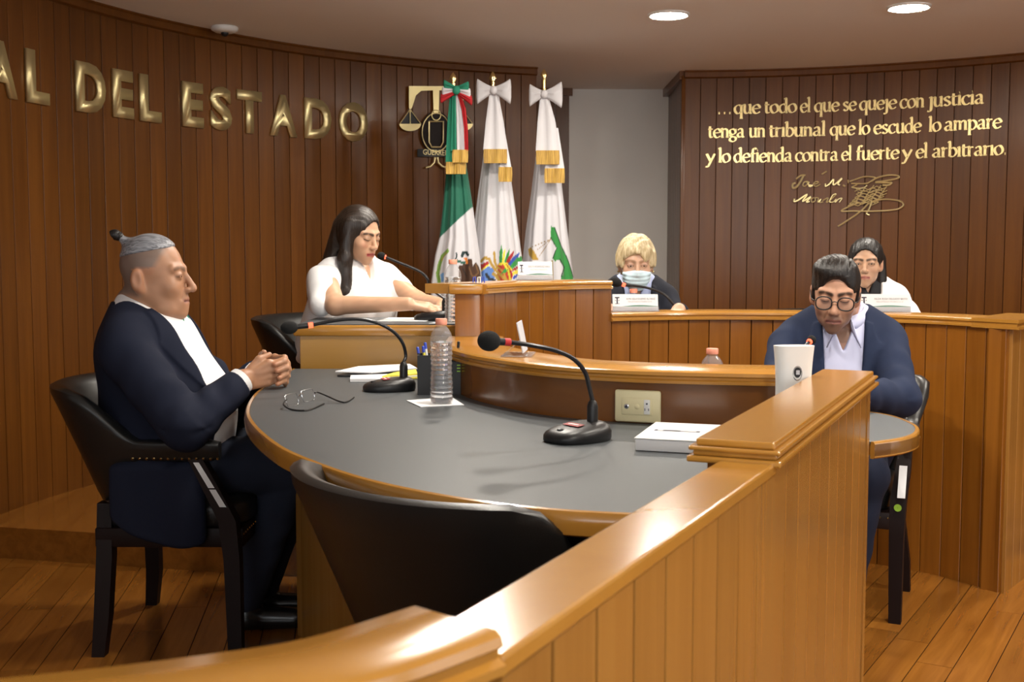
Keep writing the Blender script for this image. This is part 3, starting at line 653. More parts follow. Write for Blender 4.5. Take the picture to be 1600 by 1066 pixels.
obj('brace', MB().add([(-0.065, 0.045, 0.003), (0.065, 0.045, 0.003), (0.065, 0.004, 0.04), (-0.065, 0.004, 0.04), (-0.065, 0.048, 0.003), (0.065, 0.048, 0.003), (0.065, 0.007, 0.042), (-0.065, 0.007, 0.042)], [(0, 1, 2, 3), (7, 6, 5, 4), (0, 4, 5, 1), (3, 2, 6, 7), (0, 3, 7, 4), (1, 5, 6, 2)]), 'acrylic', st, smooth=False)

# ------------------------------------------------------------------ book, socket, router
def rbox(m, c, d, r, rot=None): return m.box(c, d, rot, ch=r)
bk = thing('thick_book', 'thick white paperback lying on the black table by the rail wall', 'book', (0.3785, 2.513, 0.8), math.radians(-18))
obj('pages', MB().box((0, 0, 0.0135), (0.168, 0.238, 0.025), ch=0.001), 'paper', bk)
obj('cover', MB().box((0, 0, 0.0272), (0.172, 0.243, 0.0012)), 'white_plastic', bk)
bnd = obj('printed_band', MB().box((-0.015, 0.0, 0.0281), (0.10, 0.016, 0.0004)), 'ink', bk)
obj('printed_title', MB().box((0.01, 0.0, 0.0284), (0.035, 0.006, 0.0003)), 'paper', bnd); obj('printed_mark', MB().box((-0.052, 0.0, 0.0284), (0.012, 0.016, 0.0003)), 'paper_grey', bnd)
pi_ = min(range(len(PR)), key=lambda i: abs(800 + 1800*PR[i].x/PR[i].y - 997)); pq = PR[pi_]; pn_ = PN[pi_]
pa = math.atan2(-pn_.y, -pn_.x) + math.pi/2
sk = thing('wall_socket', 'cream electrical socket plate on the face of the curved partition', 'socket', (pq.x - pn_.x*0.001, pq.y - pn_.y*0.001, 0.843), pa)
obj('plate', MB().box((0, -0.006, 0), (0.116, 0.012, 0.080), ch=0.006), 'cream_plastic', sk)
obj('inner_frame', MB().box((0.0, -0.0125, 0), (0.078, 0.004, 0.042), ch=0.0018), 'cream_plastic', sk)
def disc(c, r, d, n=14):
    m = MB().lathe([(r, 0), (r, d), (r*0.8, d + 0.001)], n=n); m.v = [(x + c[0], -z + c[1], y + c[2]) for x, y, z in m.v]; return m
obj('jack', disc((-0.026, -0.0145, 0), 0.0062, 0.002), 'chrome', sk); obj('jack_hole', disc((-0.026, -0.0172, 0), 0.0032, 0.0006), 'ink', sk)
obj('blank_button', disc((0, -0.0145, 0), 0.0065, 0.001), 'cream_plastic', sk)
ol = obj('outlet', MB().box((0.025, -0.0152, 0), (0.015, 0.003, 0.036), ch=0.001), 'white_plastic', sk)
for dx, dz, w_, h_ in ((-0.0045, -0.006, 0.0016, 0.006), (0.0045, -0.006, 0.0016, 0.006), (0, 0.008, 0.004, 0.004)):
    obj('slot', MB().box((0.025 + dx, -0.0169, dz), (w_, 0.0006, h_)), 'ink', ol)
rt = thing('router', 'white waisted modem router standing in the corner behind the rail wall', 'router', (0.652, 2.655, 0.801), math.radians(8))
rp = []
for i in range(15):
    z = 0.205*i/14; u = (z - 0.10)/0.105; w = 0.041 + 0.0065*u*u; d = 0.024 + 0.003*u*u
    rp.append([(w*math.copysign(abs(math.cos(a))**0.7, math.cos(a)), d*math.copysign(abs(math.sin(a))**0.8, math.sin(a)), z) for a in [2*math.pi*k/28 for k in range(28)]])
obj('body', MB().loft(rp), 'white_plastic', rt, ang=60)
bd = MB().lathe([(0.001, 0.002), (0.0095, 0.002), (0.0105, 0)], n=20, sx=0.85, sy=1.2, cap=False); bd.v = [(x, -0.0245 - z, y + 0.145) for x, y, z in bd.v]; lg = obj('oval_badge', bd, 'black_metal', rt)
b2 = MB().box((0, -0.0268, 0.145), (0.0085, 0.0006, 0.010)); obj('badge_mark', b2, 'paper_grey', lg)
b3 = MB().lathe([(0.0115, 0), (0.0125, 0.001), (0.0135, 0)], n=20, sx=0.85, sy=1.3, cap=False); b3.v = [(x, -0.0245 - z, y + 0.143) for x, y, z in b3.v]; obj('badge_ring', b3, 'chrome', lg)

# ------------------------------------------------------------------ papers, organizer, spectacles on the black table
def sheet(name, label, cat, px, z, th, mat, parent=None):
    pts = [atz(x, y, z) for x, y in px]; o = obj(name, MB().prism([(p.x, p.y) for p in pts], z, z + th), mat, parent, smooth=False)
    return tag(o, label, cat) if label else o
fld = thing('document_folder', 'black folder with loose white sheets at the back of the black table', 'folder')
sheet('folder_cover', None, None, ((527, 589), (600, 590), (652, 580), (600, 577)), 0.8008, 0.006, 'black_plastic', fld)
sh = sheet('sheets', None, None, ((524, 582), (580, 584), (652, 577), (640, 570), (560, 574)), 0.811, 0.004, 'paper', fld)
sheet('notepad', 'white notepad lying in front of the black folder', 'notepad', ((547, 597), (548, 591), (605, 589), (612, 597)), 0.8008, 0.010, 'paper')
yl = thing('yellow_pad', 'yellow pad of sticky notes between folder and pen organizer', 'notepad')
for k in range(3): sheet('note_block', None, None, ((605 - 4*k, 594 - 2*k), (652, 592 - 3*k), (650, 585 - 3*k), (615, 588 - 2*k)), 0.8008 + 0.005*k, 0.0045, 'paper_yellow' if k != 1 else 'paper', yl)
og = thing('pen_organizer', 'black pen organizer with green stripes behind the water bottle', 'organizer', (-0.214, 3.415, 0.8))
m = MB(); x0, x1, y0, y1 = -0.064, 0.006, -0.03, 0.05
def open_box(m, x0, x1, y0, y1, h, t=0.003):
    m.box(((x0+x1)/2, y0, h/2), (x1-x0, t, h)); m.box(((x0+x1)/2, y1, h/2), (x1-x0, t, h)); m.box((x0, (y0+y1)/2, h/2), (t, y1-y0, h)); m.box((x1, (y0+y1)/2, h/2), (t, y1-y0, h)); m.box(((x0+x1)/2, (y0+y1)/2, t/2), (x1-x0, y1-y0, t)); return m
obj('tall_cup', open_box(MB(), -0.064, -0.022, -0.03, 0.05, 0.118), 'black_plastic', og, smooth=False)
obj('low_tray', open_box(MB(), -0.020, 0.062, -0.02, 0.05, 0.098), 'black_plastic', og, smooth=False)
for k in range(3): obj('green_stripe', MB().box((0.056, -0.0222, 0.088 - 0.009*k), (0.010, 0.001, 0.0035)), 'green_plastic', og, smooth=False)
def pen(label, a, b, mat, capm):
    t = thing('pen', label, 'pen', (0, 0, 0), 0, 'pens in the organizer'); a = Vector(a); b = Vector(b); d = (b - a).normalized()
    obj('barrel', MB().tube([a, b - d*0.02], 0.004, 8), mat, t); obj('end', MB().tube([b - d*0.02, b - d*0.002, b], [0.0043, 0.0043, 0.002], 8), capm, t)
o_ = Vector((-0.214, 3.415, 0.8))
pen('clear pen with blue end leaning left in the black organizer', o_ + Vector((-0.045, 0.0, 0.006)), o_ + Vector((-0.068, 0.01, 0.140)), 'black_plastic', 'blue_ink')
pen('yellow marker standing in the black organizer', o_ + Vector((-0.036, 0.01, 0.006)), o_ + Vector((-0.052, 0.02, 0.142)), 'paper_yellow', 'blue_ink')
pen('pale pen with blue end leaning left beside the yellow marker', o_ + Vector((-0.028, 0.02, 0.006)), o_ + Vector((-0.047, 0.03, 0.152)), 'white_plastic', 'blue_ink')
pen('black and orange pen standing behind the bottle', o_ + Vector((0.045, 0.02, 0.005)), o_ + Vector((0.054, 0.03, 0.155)), 'orange_plastic', 'black_plastic')
sp = thing('spectacles', 'rimless spectacles with black temples lying open on the black table', 'spectacles')
for (x0, y0, x1, y1), nm in (((449, 634, 467, 631), 'near'), ((474, 627, 492, 624), 'far')):
    a = atz(x0, y0 + 2, 0.801); b = atz(x1, y1 + 1, 0.801); up = Vector((0, 0, 0.032))
    sh_ = Vector((-0.006, 0, 0)); ring = spline([a + Vector((0, 0, .006)), a.lerp(b, 0.15), a.lerp(b, 0.85), b + Vector((0, 0, .006)), b + up*0.85 + sh_, a.lerp(b, .85) + up + sh_, a.lerp(b, .15) + up + sh_, a + up*0.85 + sh_], 5, True)
    rm = obj('rim', MB().tube(ring + [ring[0]], 0.0009, 6), 'chrome', sp)
    obj('lens', MB().add([p for p in ring], [tuple(range(len(ring)))]), 'glass_lens', rm, smooth=False)
br_a = atz(467, 632, 0.801) + Vector((0, 0, .022)); br_b = atz(474, 628, 0.801) + Vector((0, 0, .022))
obj('bridge', MB().tube([br_a, (br_a + br_b)/2 + Vector((0, 0, .004)), br_b], 0.0012, 6), 'chrome', sp)
t1 = [atz(448, 636, 0.801) + Vector((0, 0, .020)), atz(443, 638, 0.803) + Vector((0, 0, .010)), atz(455, 640, 0.803), atz(481, 641, 0.803), atz(506, 631, 0.803)]
t2 = [atz(492, 625, 0.801) + Vector((0, 0, .020)), atz(497, 623, 0.803) + Vector((0, 0, .018)), atz(510, 624, 0.803) + Vector((0, 0, .01)), atz(537, 629, 0.803), atz(553, 621, 0.803)]
for tt in (t1, t2): obj('temple', MB().tube(spline(tt, 5), 0.0024, 6), 'black_plastic', sp)
tag(obj('document_sheet', MB().prism([(-0.52, 4.44), (-0.33, 4.42), (-0.31, 4.66), (-0.50, 4.68)], 0.9557, 0.9575), 'paper', smooth=False), 'white sheet of paper under the hands of the woman in white', 'paper')

for k, dx in enumerate((-0.012, 0.004, 0.018)):
    cl_ = obj('plastic_clip', MB().tube([(-0.005, 0, 0.001), (-0.004, 0.002, 0.020), (0.003, 0.002, 0.022), (0.005, 0, 0.001)], 0.0022, 6), 'blue_ink' if k != 1 else 'white_plastic', loc=(-0.12 + dx, 4.06, 1.1135))
    tag(cl_, 'tiny blue plastic clip on the raised bench end beside the eagle flag' if k != 1 else 'tiny white plastic clip between two blue ones on the raised bench end', 'clip', 'plastic clips on the bench end')
# ------------------------------------------------------------------ dome camera on the ceiling
dc = atz(351, 42, HC); cm = thing('dome_camera', 'small white dome security camera on the ceiling above the wall letters', 'camera', (dc.x, dc.y, HC))
obj('housing', MB().lathe([(0.066, 0.0), (0.070, -0.006), (0.068, -0.018), (0.050, -0.028), (0.03, -0.030)], n=28), 'white_plastic', cm, ang=60)
obj('dome', MB().sphere((0.0, 0, -0.030), 0.020, 14, 8), 'black_plastic', cm)
# ------------------------------------------------------------------ brass letters on the left wall
def wall_frame(px, py, off):
    p = atw(px, py, RR - 0.012); n = Vector((RC.x - p.x, RC.y - p.y)).normalized()
    return Vector((p.x + n.x*off, p.y + n.y*off, p.z)), math.atan2(n.y, n.x) + math.pi/2
sign = thing('wall_lettering', 'large brass capital letters reading AL DEL ESTADO on the left panelled wall', 'sign')
for chx, x0, x1 in (('A', -18, 28), ('L', 44, 78), ('D', 121, 166), ('E', 178, 209), ('L', 220, 252), ('E', 286, 318), ('S', 329.5, 362), ('T', 371.5, 409), ('A', 422, 463.5), ('D', 476, 517), ('O', 530, 574)):
    a = atw(x0, 300, RR - 0.012); b = atw(x1, 300, RR - 0.012); w = (Vector(a[:2]) - Vector(b[:2])).length
    c, ang = wall_frame((x0 + x1)/2, 300, 0.016)
    me = text_mesh(chx, 1.0, 0.0, 0.045); 
    xs = [v.co.x for v in me.vertices]; ys = [v.co.y for v in me.vertices]
    bm = bmesh.new(); bm.from_mesh(me)
    for v in bm.verts: v.co = Vector(((v.co.x - (max(xs) + min(xs))/2)/(max(xs) - min(xs))*w, 0, (v.co.y - min(ys))/(max(ys) - min(ys))*0.228))
    bmesh.ops.recalc_face_normals(bm, faces=bm.faces)
    g = bmesh.ops.extrude_face_region(bm, geom=list(bm.faces))
    for v in [q for q in g['geom'] if isinstance(q, bmesh.types.BMVert)]: v.co.y += 0.016
    bmesh.ops.recalc_face_normals(bm, faces=bm.faces); bm.to_mesh(me); bm.free()
    obj('letter', me, 'brass_satin', sign, loc=(c.x, c.y, 1.868), rotz=ang)

# ------------------------------------------------------------------ quotation in broad-pen brass lower case on the right wall
G = {
 'o': (.84, [[(.42, 1), (.13, .8), (.07, .45), (.22, .08), (.42, 0), (.7, .2), (.77, .55), (.62, .92), (.42, 1)]]),
 'c': (.74, [[(.70, .80), (.5, 1), (.2, .88), (.07, .5), (.2, .1), (.45, 0), (.70, .17)]]),
 'e': (.78, [[(.10, .52), (.70, .60), (.62, .9), (.42, 1), (.14, .78), (.08, .42), (.24, .05), (.48, 0), (.74, .18)]]),
 'a': (.82, [[(.12, .82), (.34, 1), (.56, .85), (.58, .2), (.66, .03), (.80, .06)], [(.58, .58), (.25, .48), (.1, .26), (.25, .03), (.45, .08), (.58, .25)]]),
 'd': (.86, [[(.66, .85), (.42, 1), (.12, .75), (.08, .35), (.28, .02), (.5, .05), (.66, .25)], [(.52, 1.52), (.68, 1.6), (.68, .2), (.70, .03), (.84, .03)]]),
 'b': (.82, [[(.0, 1.52), (.15, 1.6), (.15, .05)], [(.15, .75), (.42, 1), (.70, .75), (.72, .35), (.45, 0), (.15, .1)]]),
 'l': (.36, [[(.02, 1.52), (.17, 1.6), (.17, .04)], [(.02, .03), (.34, .03)]]),
 'i': (.36, [[(.02, .92), (.17, 1), (.17, .04)], [(.02, .03), (.34, .03)], [(.15, 1.35), (.20, 1.36)]]),
 'I': (.36, [[(.02, .92), (.17, 1), (.17, .04)], [(.02, .03), (.34, .03)]]),
 'u': (.86, [[(.0, .92), (.15, 1), (.15, .3), (.28, .02), (.48, .05), (.66, .3)], [(.52, .94), (.67, 1), (.67, .1), (.84, .03)]]),
 'n': (.86, [[(.0, .92), (.15, 1), (.15, .03)], [(.15, .68), (.38, 1), (.62, .88), (.66, .6), (.66, .03)], [(.02, .03), (.30, .03)], [(.52, .03), (.82, .03)]]),
 'm': (1.3, [[(.0, .92), (.15, 1), (.15, .03)], [(.15, .68), (.36, 1), (.57, .88), (.60, .6), (.60, .03)], [(.60, .68), (.83, 1), (1.05, .88), (1.08, .6), (1.08, .03)], [(.02, .03), (.30, .03)], [(.96, .03), (1.24, .03)]]),
 'r': (.60, [[(.0, .92), (.15, 1), (.15, .03)], [(.15, .66), (.32, .96), (.54, .95)], [(.02, .03), (.32, .03)]]),
 's': (.66, [[(.56, .84), (.34, 1), (.12, .82), (.22, .6), (.46, .44), (.56, .2), (.34, 0), (.08, .15)]]),
 't': (.54, [[(.2, 1.3), (.2, .25), (.33, .02), (.52, .1)], [(.02, .97), (.48, .97)]]),
 'q': (.84, [[(.66, .85), (.42, 1), (.12, .75), (.08, .35), (.28, .02), (.5, .05), (.66, .25)], [(.68, 1), (.68, -.55)], [(.54, -.55), (.82, -.55)]]),
 'g': (.78, [[(.36, .98), (.1, .82), (.1, .5), (.36, .33), (.62, .5), (.62, .82), (.36, .98)], [(.2, .36), (.12, .2), (.38, .08), (.66, -.02), (.66, -.34), (.36, -.5), (.08, -.34), (.12, -.1), (.3, .04)], [(.58, .86), (.76, .96)]]),
 'p': (.82, [[(.0, .92), (.15, 1), (.15, -.55)], [(.15, .75), (.42, 1), (.70, .75), (.72, .35), (.45, 0), (.15, .1)], [(.02, -.55), (.30, -.55)]]),
 'f': (.56, [[(.60, 1.48), (.45, 1.6), (.27, 1.35), (.24, .04)], [(.05, .97), (.5, .97)], [(.08, .03), (.42, .03)]]),
 'j': (.42, [[(.08, .93), (.24, 1), (.24, -.25), (.12, -.52), (-.08, -.48)]]),
 'y': (.78, [[(.02, 1), (.38, .12)], [(.74, 1), (.36, .02), (.14, -.5), (-.06, -.48)]]),
 '.': (.34, [[(.12, .08), (.20, .08)]]),
}
GM = {}
def glyph(chx):
    if chx in GM: return GM[chx]
    adv, strokes = G[chx]; m = MB(); ea = math.radians(20); E = Vector((math.cos(ea), math.sin(ea)))
    for st_ in strokes:
        cl = spline([Vector((x, y)) for x, y in st_], 5) if len(st_) > 2 else [Vector(st_[0]), Vector(st_[1])]
        nn = normals(cl); rings = []
        dot = len(st_) == 2 and (Vector(st_[0]) - Vector(st_[1])).length < 0.12
        for p, n in zip(cl, nn):
            h = 0.13 if dot else math.sqrt((0.125*abs(n.dot(E)))**2 + (0.048*abs(n.dot(Vector((-E.y, E.x)))))**2)
            rings.append([(p.x + n.x*h, 0, p.y + n.y*h), (p.x - n.x*h, 0, p.y - n.y*h), (p.x - n.x*h, 0.25, p.y - n.y*h), (p.x + n.x*h, 0.25, p.y + n.y*h)])
        m.loft(rings)
    GM[chx] = (adv, m); return GM[chx]
quote = thing('wall_quotation', 'three lines of small brass lettering on the right panelled wall', 'sign')
LINES = [(2.108, [('...', 1118, 1143), ('que', 1145, 1186), ('todo', 1192, 1242.5), ('el', 1248, 1264), ('que', 1270, 1308.5), ('se', 1314, 1335), ('queje', 1340, 1397.6), ('con', 1402.7, 1441), ('justicia', 1447, 1533.5)]),
         (1.958, [('tenga', 1105, 1162), ('un', 1169, 1194.5), ('trIbunal', 1200, 1288), ('que', 1295, 1334), ('lo', 1339.4, 1357), ('escude', 1363, 1437), ('lo', 1448.6, 1467.7), ('ampare', 1472.7, 1562)]),
         (1.800, [('y', 1103, 1116.5), ('lo', 1121.7, 1140.5), ('defienda', 1145.7, 1237), ('contra', 1241.7, 1308.5), ('el', 1313.7, 1329.5), ('fuerte', 1336, 1403.5), ('y', 1409, 1423.8), ('el', 1429.7, 1448), ('arbItrarIo.', 1455, 1572)])]
XH = 0.0545
for z, words in LINES:
    for wd_, x0, x1 in words:
        tot = sum(G[c][0] for c in wd_); cur = 0
        for c in wd_:
            adv, m = glyph(c); xa = x0 + (x1 - x0)*(cur + adv/2)/tot; wpx = (x1 - x0)*adv/tot
            pc, ang = wall_frame(xa, 300, 0.006)
            a = atw(xa - wpx/2, 300, RR - 0.012); b = atw(xa + wpx/2, 300, RR - 0.012); sx = (Vector(a[:2]) - Vector(b[:2])).length/adv
            mm = MB(); mm.f = list(m.f); mm.v = [((v[0] - adv/2)*sx, v[1]*0.02, v[2]*XH) for v in m.v]
            obj('letter', mm, 'brass', quote, loc=(pc.x, pc.y, z), rotz=ang); cur += adv
sig = thing('wall_signature', 'brass cursive signature with a knotted flourish under the quotation', 'sign')
def wstroke(parent, name, pts, w=0.0042, n=5, off=0.014, closed=False, smooth_=True):
    P = [atw(1220 + x/8.0, 260 + y/8.0, RR - 0.012 - off) for x, y in pts]
    obj(name, MB().tube(spline(P, n) if smooth_ and len(P) > 2 else P, w, 6, flat=1.0), 'brass_satin', parent)
wstroke(sig, 'stroke', [(310, 110), (250, 115), (190, 160)], 0.006); wstroke(sig, 'stroke', [(285, 115), (240, 200), (195, 260), (150, 270), (150, 225), (185, 205)], 0.007)
wstroke(sig, 'stroke', [(330, 190), (290, 200), (275, 240), (300, 250), (330, 225), (330, 190), (350, 200)]); wstroke(sig, 'stroke', [(355, 195), (345, 230), (395, 240), (370, 255), (345, 245)])
wstroke(sig, 'stroke', [(400, 225), (450, 215), (470, 195), (430, 195), (405, 230), (440, 250), (495, 225)]); wstroke(sig, 'stroke', [(510, 100), (575, 62)], 0.005)
wstroke(sig, 'stroke', [(555, 215), (560, 250), (610, 220), (660, 165), (660, 235), (765, 150), (715, 215), (740, 235)], 0.0065); wstroke(sig, 'stroke', [(775, 235), (805, 252)], 0.007)
wstroke(sig, 'stroke', [(170, 405), (165, 440), (215, 425), (330, 350), (270, 440), (375, 380), (320, 445), (360, 440)], 0.0065)
wstroke(sig, 'stroke', [(420, 390), (380, 410), (390, 450), (430, 430), (430, 395), (470, 400), (460, 450), (505, 410), (480, 450), (530, 445)]); wstroke(sig, 'stroke', [(520, 430), (590, 395), (570, 450), (610, 430), (690, 350), (650, 360), (610, 440), (660, 445), (690, 410), (680, 450), (720, 410), (765, 400), (730, 450)])
fl_ = sig
wstroke(sig, 'flourish', [(860, 190), (930, 165), (1040, 130), (1160, 135), (1175, 150), (1130, 185), (1060, 215), (880, 215)], 0.005)
wstroke(sig, 'flourish', [(1130, 190), (1200, 145), (1330, 112), (1440, 112), (1478, 135), (1420, 160), (1280, 185), (1180, 200), (1340, 205), (1385, 205), (1350, 235), (1270, 235)], 0.006)
wstroke(sig, 'flourish', [(980, 210), (930, 240), (890, 265), (1020, 272), (1080, 235)], 0.004)
for k in range(6):
    y = 275 + 36*k; x = 1050 - 26*abs(k - 1.5) - 22*k*0.3
    wstroke(sig, 'lattice', [(x - 90, y + 40), (x + 10, y - 10), (x + 90, y + 20), (x + 190, y - 25), (x + 265, y + 10)], 0.0034, 3, smooth_=False)
    wstroke(sig, 'lattice', [(x - 70, y + 10), (x + 40, y + 40), (x + 130, y - 10), (x + 215, y + 30), (x + 300, y - 10)], 0.0034, 3, smooth_=False)
for x in (1000, 1090, 1180, 1260): wstroke(sig, 'lattice', [(x + 75, 235), (x - 30, 380), (x - 60, 460)], 0.0034, smooth_=False)
wstroke(sig, 'flourish', [(980, 455), (860, 500), (755, 560), (900, 560), (1200, 560), (1440, 540), (1530, 490), (1490, 435), (1330, 412), (1200, 425), (1140, 450), (1100, 540), (1070, 590), (1110, 610)], 0.0052)
wstroke(sig, 'flourish', [(1110, 450), (1000, 560), (860, 660), (715, 752)], 0.0058)
wstroke(sig, 'dot', [(835, 190), (850, 188)], 0.012)

# ------------------------------------------------------------------ brass scales emblem behind the first flag
emb = thing('scales_emblem', 'brass scales of justice emblem partly hidden behind the tricolour flag', 'emblem')
def wpoly(name, px, mat, off=0.02, th=0.012, parent=emb):
    f = [atw(x, y, RR - 0.012 - off) for x, y in px]; b = [atw(x, y, RR - 0.012 - off + th) for x, y in px]; n = len(px)
    return obj(name, MB().add(f + b, [tuple(range(n)), tuple(range(2*n - 1, n - 1, -1))] + [(i, (i+1) % n, n + (i+1) % n, n + i) for i in range(n)]), mat, parent, smooth=False)
def wline(name, px, w, mat='brass_satin', off=0.02):
    return obj(name, MB().tube([atw(x, y, RR - 0.012 - off) for x, y in px], w, 8), mat, emb)
def ell(cx, cy, rx, ry, a0=0, a1=360, n=28): return [(cx + rx*math.cos(math.radians(a0 + (a1-a0)*i/n)), cy + ry*math.sin(math.radians(a0 + (a1-a0)*i/n))) for i in range(n + 1)]
for s, cx in ((1, 641), (-1, 722)):
    X = lambda x: cx + s*(x - 641)
    wpoly('beam_arm', [(X(639), 134.4), (X(681.5), 134.6), (X(681.5), 141), (X(658), 142), (X(650), 149), (X(644), 168), (X(641), 171), (X(639), 169)], 'brass_satin', 0.028)
    wpoly('pan_back', [(X(640.7), 173), (X(625), 193), (X(657), 193)], 'black_plastic', 0.018, 0.006)
    wpoly('pan', [(X(624), 193.4)] + [(X(x), y) for x, y in ell(641, 193.4, 17, 11.5, 180, 0, 14)], 'brass_satin', 0.026)
    for e in ((624.8, 193.4), (657.5, 193.4), (641, 193.4)): wline('pan_cord', [(X(640.7), 171), (X(e[0]), e[1])], 0.0032, 'brass_satin', 0.024)
wpoly('stem', [(676.5, 141), (686.5, 141), (685.5, 176), (677.5, 176)], 'brass_satin', 0.026)
wpoly('medallion', ell(681.5, 207, 25, 33)[:-1], 'dark_wood', 0.018, 0.01)
wline('medallion_ring', ell(681.5, 207, 22, 30), 0.004, 'brass_satin', 0.024); wline('medallion_ring', ell(681.5, 180, 7, 8), 0.004, 'brass_satin', 0.026)
wline('shield', [(670.5, 190), (692.5, 190), (692.5, 222), (688.5, 230), (674.5, 230), (670.5, 222), (670.5, 190)], 0.006, 'brass_satin', 0.027)
wpoly('name_band', [(652, 233), (712, 233), (712, 245), (652, 245)], 'black_plastic', 0.022, 0.012)
cbn, angb = wall_frame(682, 243, 0.026)
tm = text_fit('GUERRERO', 0.20, 'brass_satin', emb, Matrix.Translation((cbn.x, cbn.y, cbn.z)) @ Matrix.Rotation(angb, 4, 'Z') @ Matrix.Rotation(math.pi/2, 4, 'X'), hmax=0.032)
for s in (-1, 1): wline('foot', [(681.5 + s*2, 246), (681.5 + s*3, 254), (681.5 + s*9, 260), (681.5 + s*16, 262)], 0.007, 'brass_satin', 0.024)

# ------------------------------------------------------------------ flags
def pip(px, py, poly):
    inside = np.zeros(px.shape, bool); n = len(poly)
    for i in range(n):
        x0, y0 = poly[i]; x1, y1 = poly[(i+1) % n]
        if y0 == y1: continue
        c = ((y0 > py) != (y1 > py)) & (px < (x1 - x0)*(py - y0)/(y1 - y0) + x0); inside ^= c
    return inside
def near_line(px, py, pts, w):
    d = np.full(px.shape, 1e9)
    for (x0, y0), (x1, y1) in zip(pts, pts[1:]):
        vx, vy = x1 - x0, y1 - y0; t = np.clip(((px - x0)*vx + (py - y0)*vy)/(vx*vx + vy*vy + 1e-9), 0, 1)
        d = np.minimum(d, np.hypot(px - x0 - t*vx, py - y0 - t*vy))
    return d < w/2
def cc(l, f=6.667): return [(660 + x/f, 360 + y/f) for x, y in l]
def flag(label, Y, edges, base_fn, marks, seed, top, tipw):
    t = thing('flag', label, 'flag', group='ceremonial flags on poles')
    rows = 230; cols = 300; ys = np.linspace(edges[0][0], edges[-1][0], rows)
    xl = np.interp(ys, [e[0] for e in edges], [e[1] for e in edges]); xr = np.interp(ys, [e[0] for e in edges], [e[2] for e in edges])
    r0 = ray(800, 0)
    th = np.linspace(0, 2*np.pi, cols, endpoint=False); rs = np.random.RandomState(seed); ph = rs.rand(4)*6
    kk = np.array([(ray(800, y).z/ray(800, y).y) for y in ys]); zz = CAMH + kk*Y
    sc = Y*np.array([1/ray(800, y).y for y in ys])/FPX
    XL = (xl - 800)*sc; XR = (xr - 800)*sc; cx = (XL + XR)/2; hw = (XR - XL)/2
    u = np.linspace(0, 1, rows)[:, None]; T = th[None, :]
    fold = 1 + (0.10*np.sin(6*T + ph[0] + 0.8*u) + 0.06*np.sin(11*T + ph[1] - 0.6*u) + 0.025*np.sin(19*T + ph[2]))*(0.25 + 0.75*np.minimum(1, u*2.0))
    edge = np.abs(np.sin(T))                        # keep the silhouette, fold the front
    X = cx[:, None] + hw[:, None]*np.cos(T)*(1 + (fold - 1)*0.35); Yy = Y + 0.02 - (0.03 + hw[:, None]*0.62)*np.sin(T)*fold
    Z = np.repeat(zz[:, None], cols, 1)
    PX = 800 + X/sc[:, None]; PY = np.repeat(ys[:, None], cols, 1)
    C = base_fn(PX, PY)
    front = np.sin(T) > -0.05
    for kind, col, data, w in marks:
        msk = (pip(PX, PY, data) if kind == 'p' else near_line(PX, PY, data, w)) & front
        C[msk] = col
    V = np.stack([X, Yy, Z], -1).reshape(-1, 3); i = np.arange(rows - 1)[:, None]*cols; j = np.arange(cols)[None, :]; jn = (j + 1) % cols
    F = np.stack([i + j, i + cols + j, i + cols + jn, i + jn], -1).reshape(-1, 4)
    me = np_mesh('cloth', V, F, C.reshape(-1, 3)); me.materials.append(MATS['flag_cloth'])
    obj('cloth', me, None, t)
    tp = at(top[0], top[1], Y + 0.02)
    obj('pole', MB().tube([(tp.x, Y + 0.02, tp.z - 0.06), (tp.x, Y + 0.02, DZ + 0.02)], 0.014, 12), 'brass', t)
    obj('finial', MB().lathe([(0.010, -0.075), (0.014, -0.068), (0.007, -0.06), (0.020, -0.035), (0.014, -0.018), (0.002, 0.0)], (tp.x, Y + 0.02, tp.z), 10, sy=0.5), 'brass', t)
    obj('stand', MB().lathe([(0.10, 0.0), (0.10, 0.012), (0.05, 0.03), (0.02, 0.05)], (tp.x, Y + 0.02, DZ + 0.001), 20), 'dark_wood', t)
    return t
def np_mesh(name, V, F, C=None):
    me = bpy.data.meshes.new(name); n = len(V); k = F.shape[1]
    me.vertices.add(n); me.vertices.foreach_set('co', np.ascontiguousarray(V, dtype=np.float32).ravel())
    me.loops.add(F.size); me.loops.foreach_set('vertex_index', np.ascontiguousarray(F, dtype=np.int32).ravel())
    me.polygons.add(len(F)); me.polygons.foreach_set('loop_start', np.arange(0, F.size, k, dtype=np.int32))
    me.polygons.foreach_set('loop_total', np.full(len(F), k, dtype=np.int32))
    me.update(calc_edges=True); me.validate()
    if C is not None:
        a = me.color_attributes.new('Col', 'FLOAT_COLOR', 'POINT'); a.data.foreach_set('color', np.concatenate([C, np.ones((n, 1))], 1).astype(np.float32).ravel())
    me.shade_smooth(); return me
def ribbon(name, Y, rows, mat, parent, th=0.008, wav=0.006, label=None):
    # rows: (py, xl, xr) hanging ribbon
    rings = []
    for k, (py, xl, xr) in enumerate(rows):
        ring = []
        for j in range(9):
            p = at(xl + (xr - xl)*j/8, py, Y - wav*math.sin(j*1.4 + k*0.5)); ring.append(p)
        rings.append(ring + [Vector((p.x, p.y + th, p.z)) for p in reversed(ring)])
    o = obj(name, MB().loft(rings), mat, parent, ang=60)
    if label: o['label'] = label
    return o
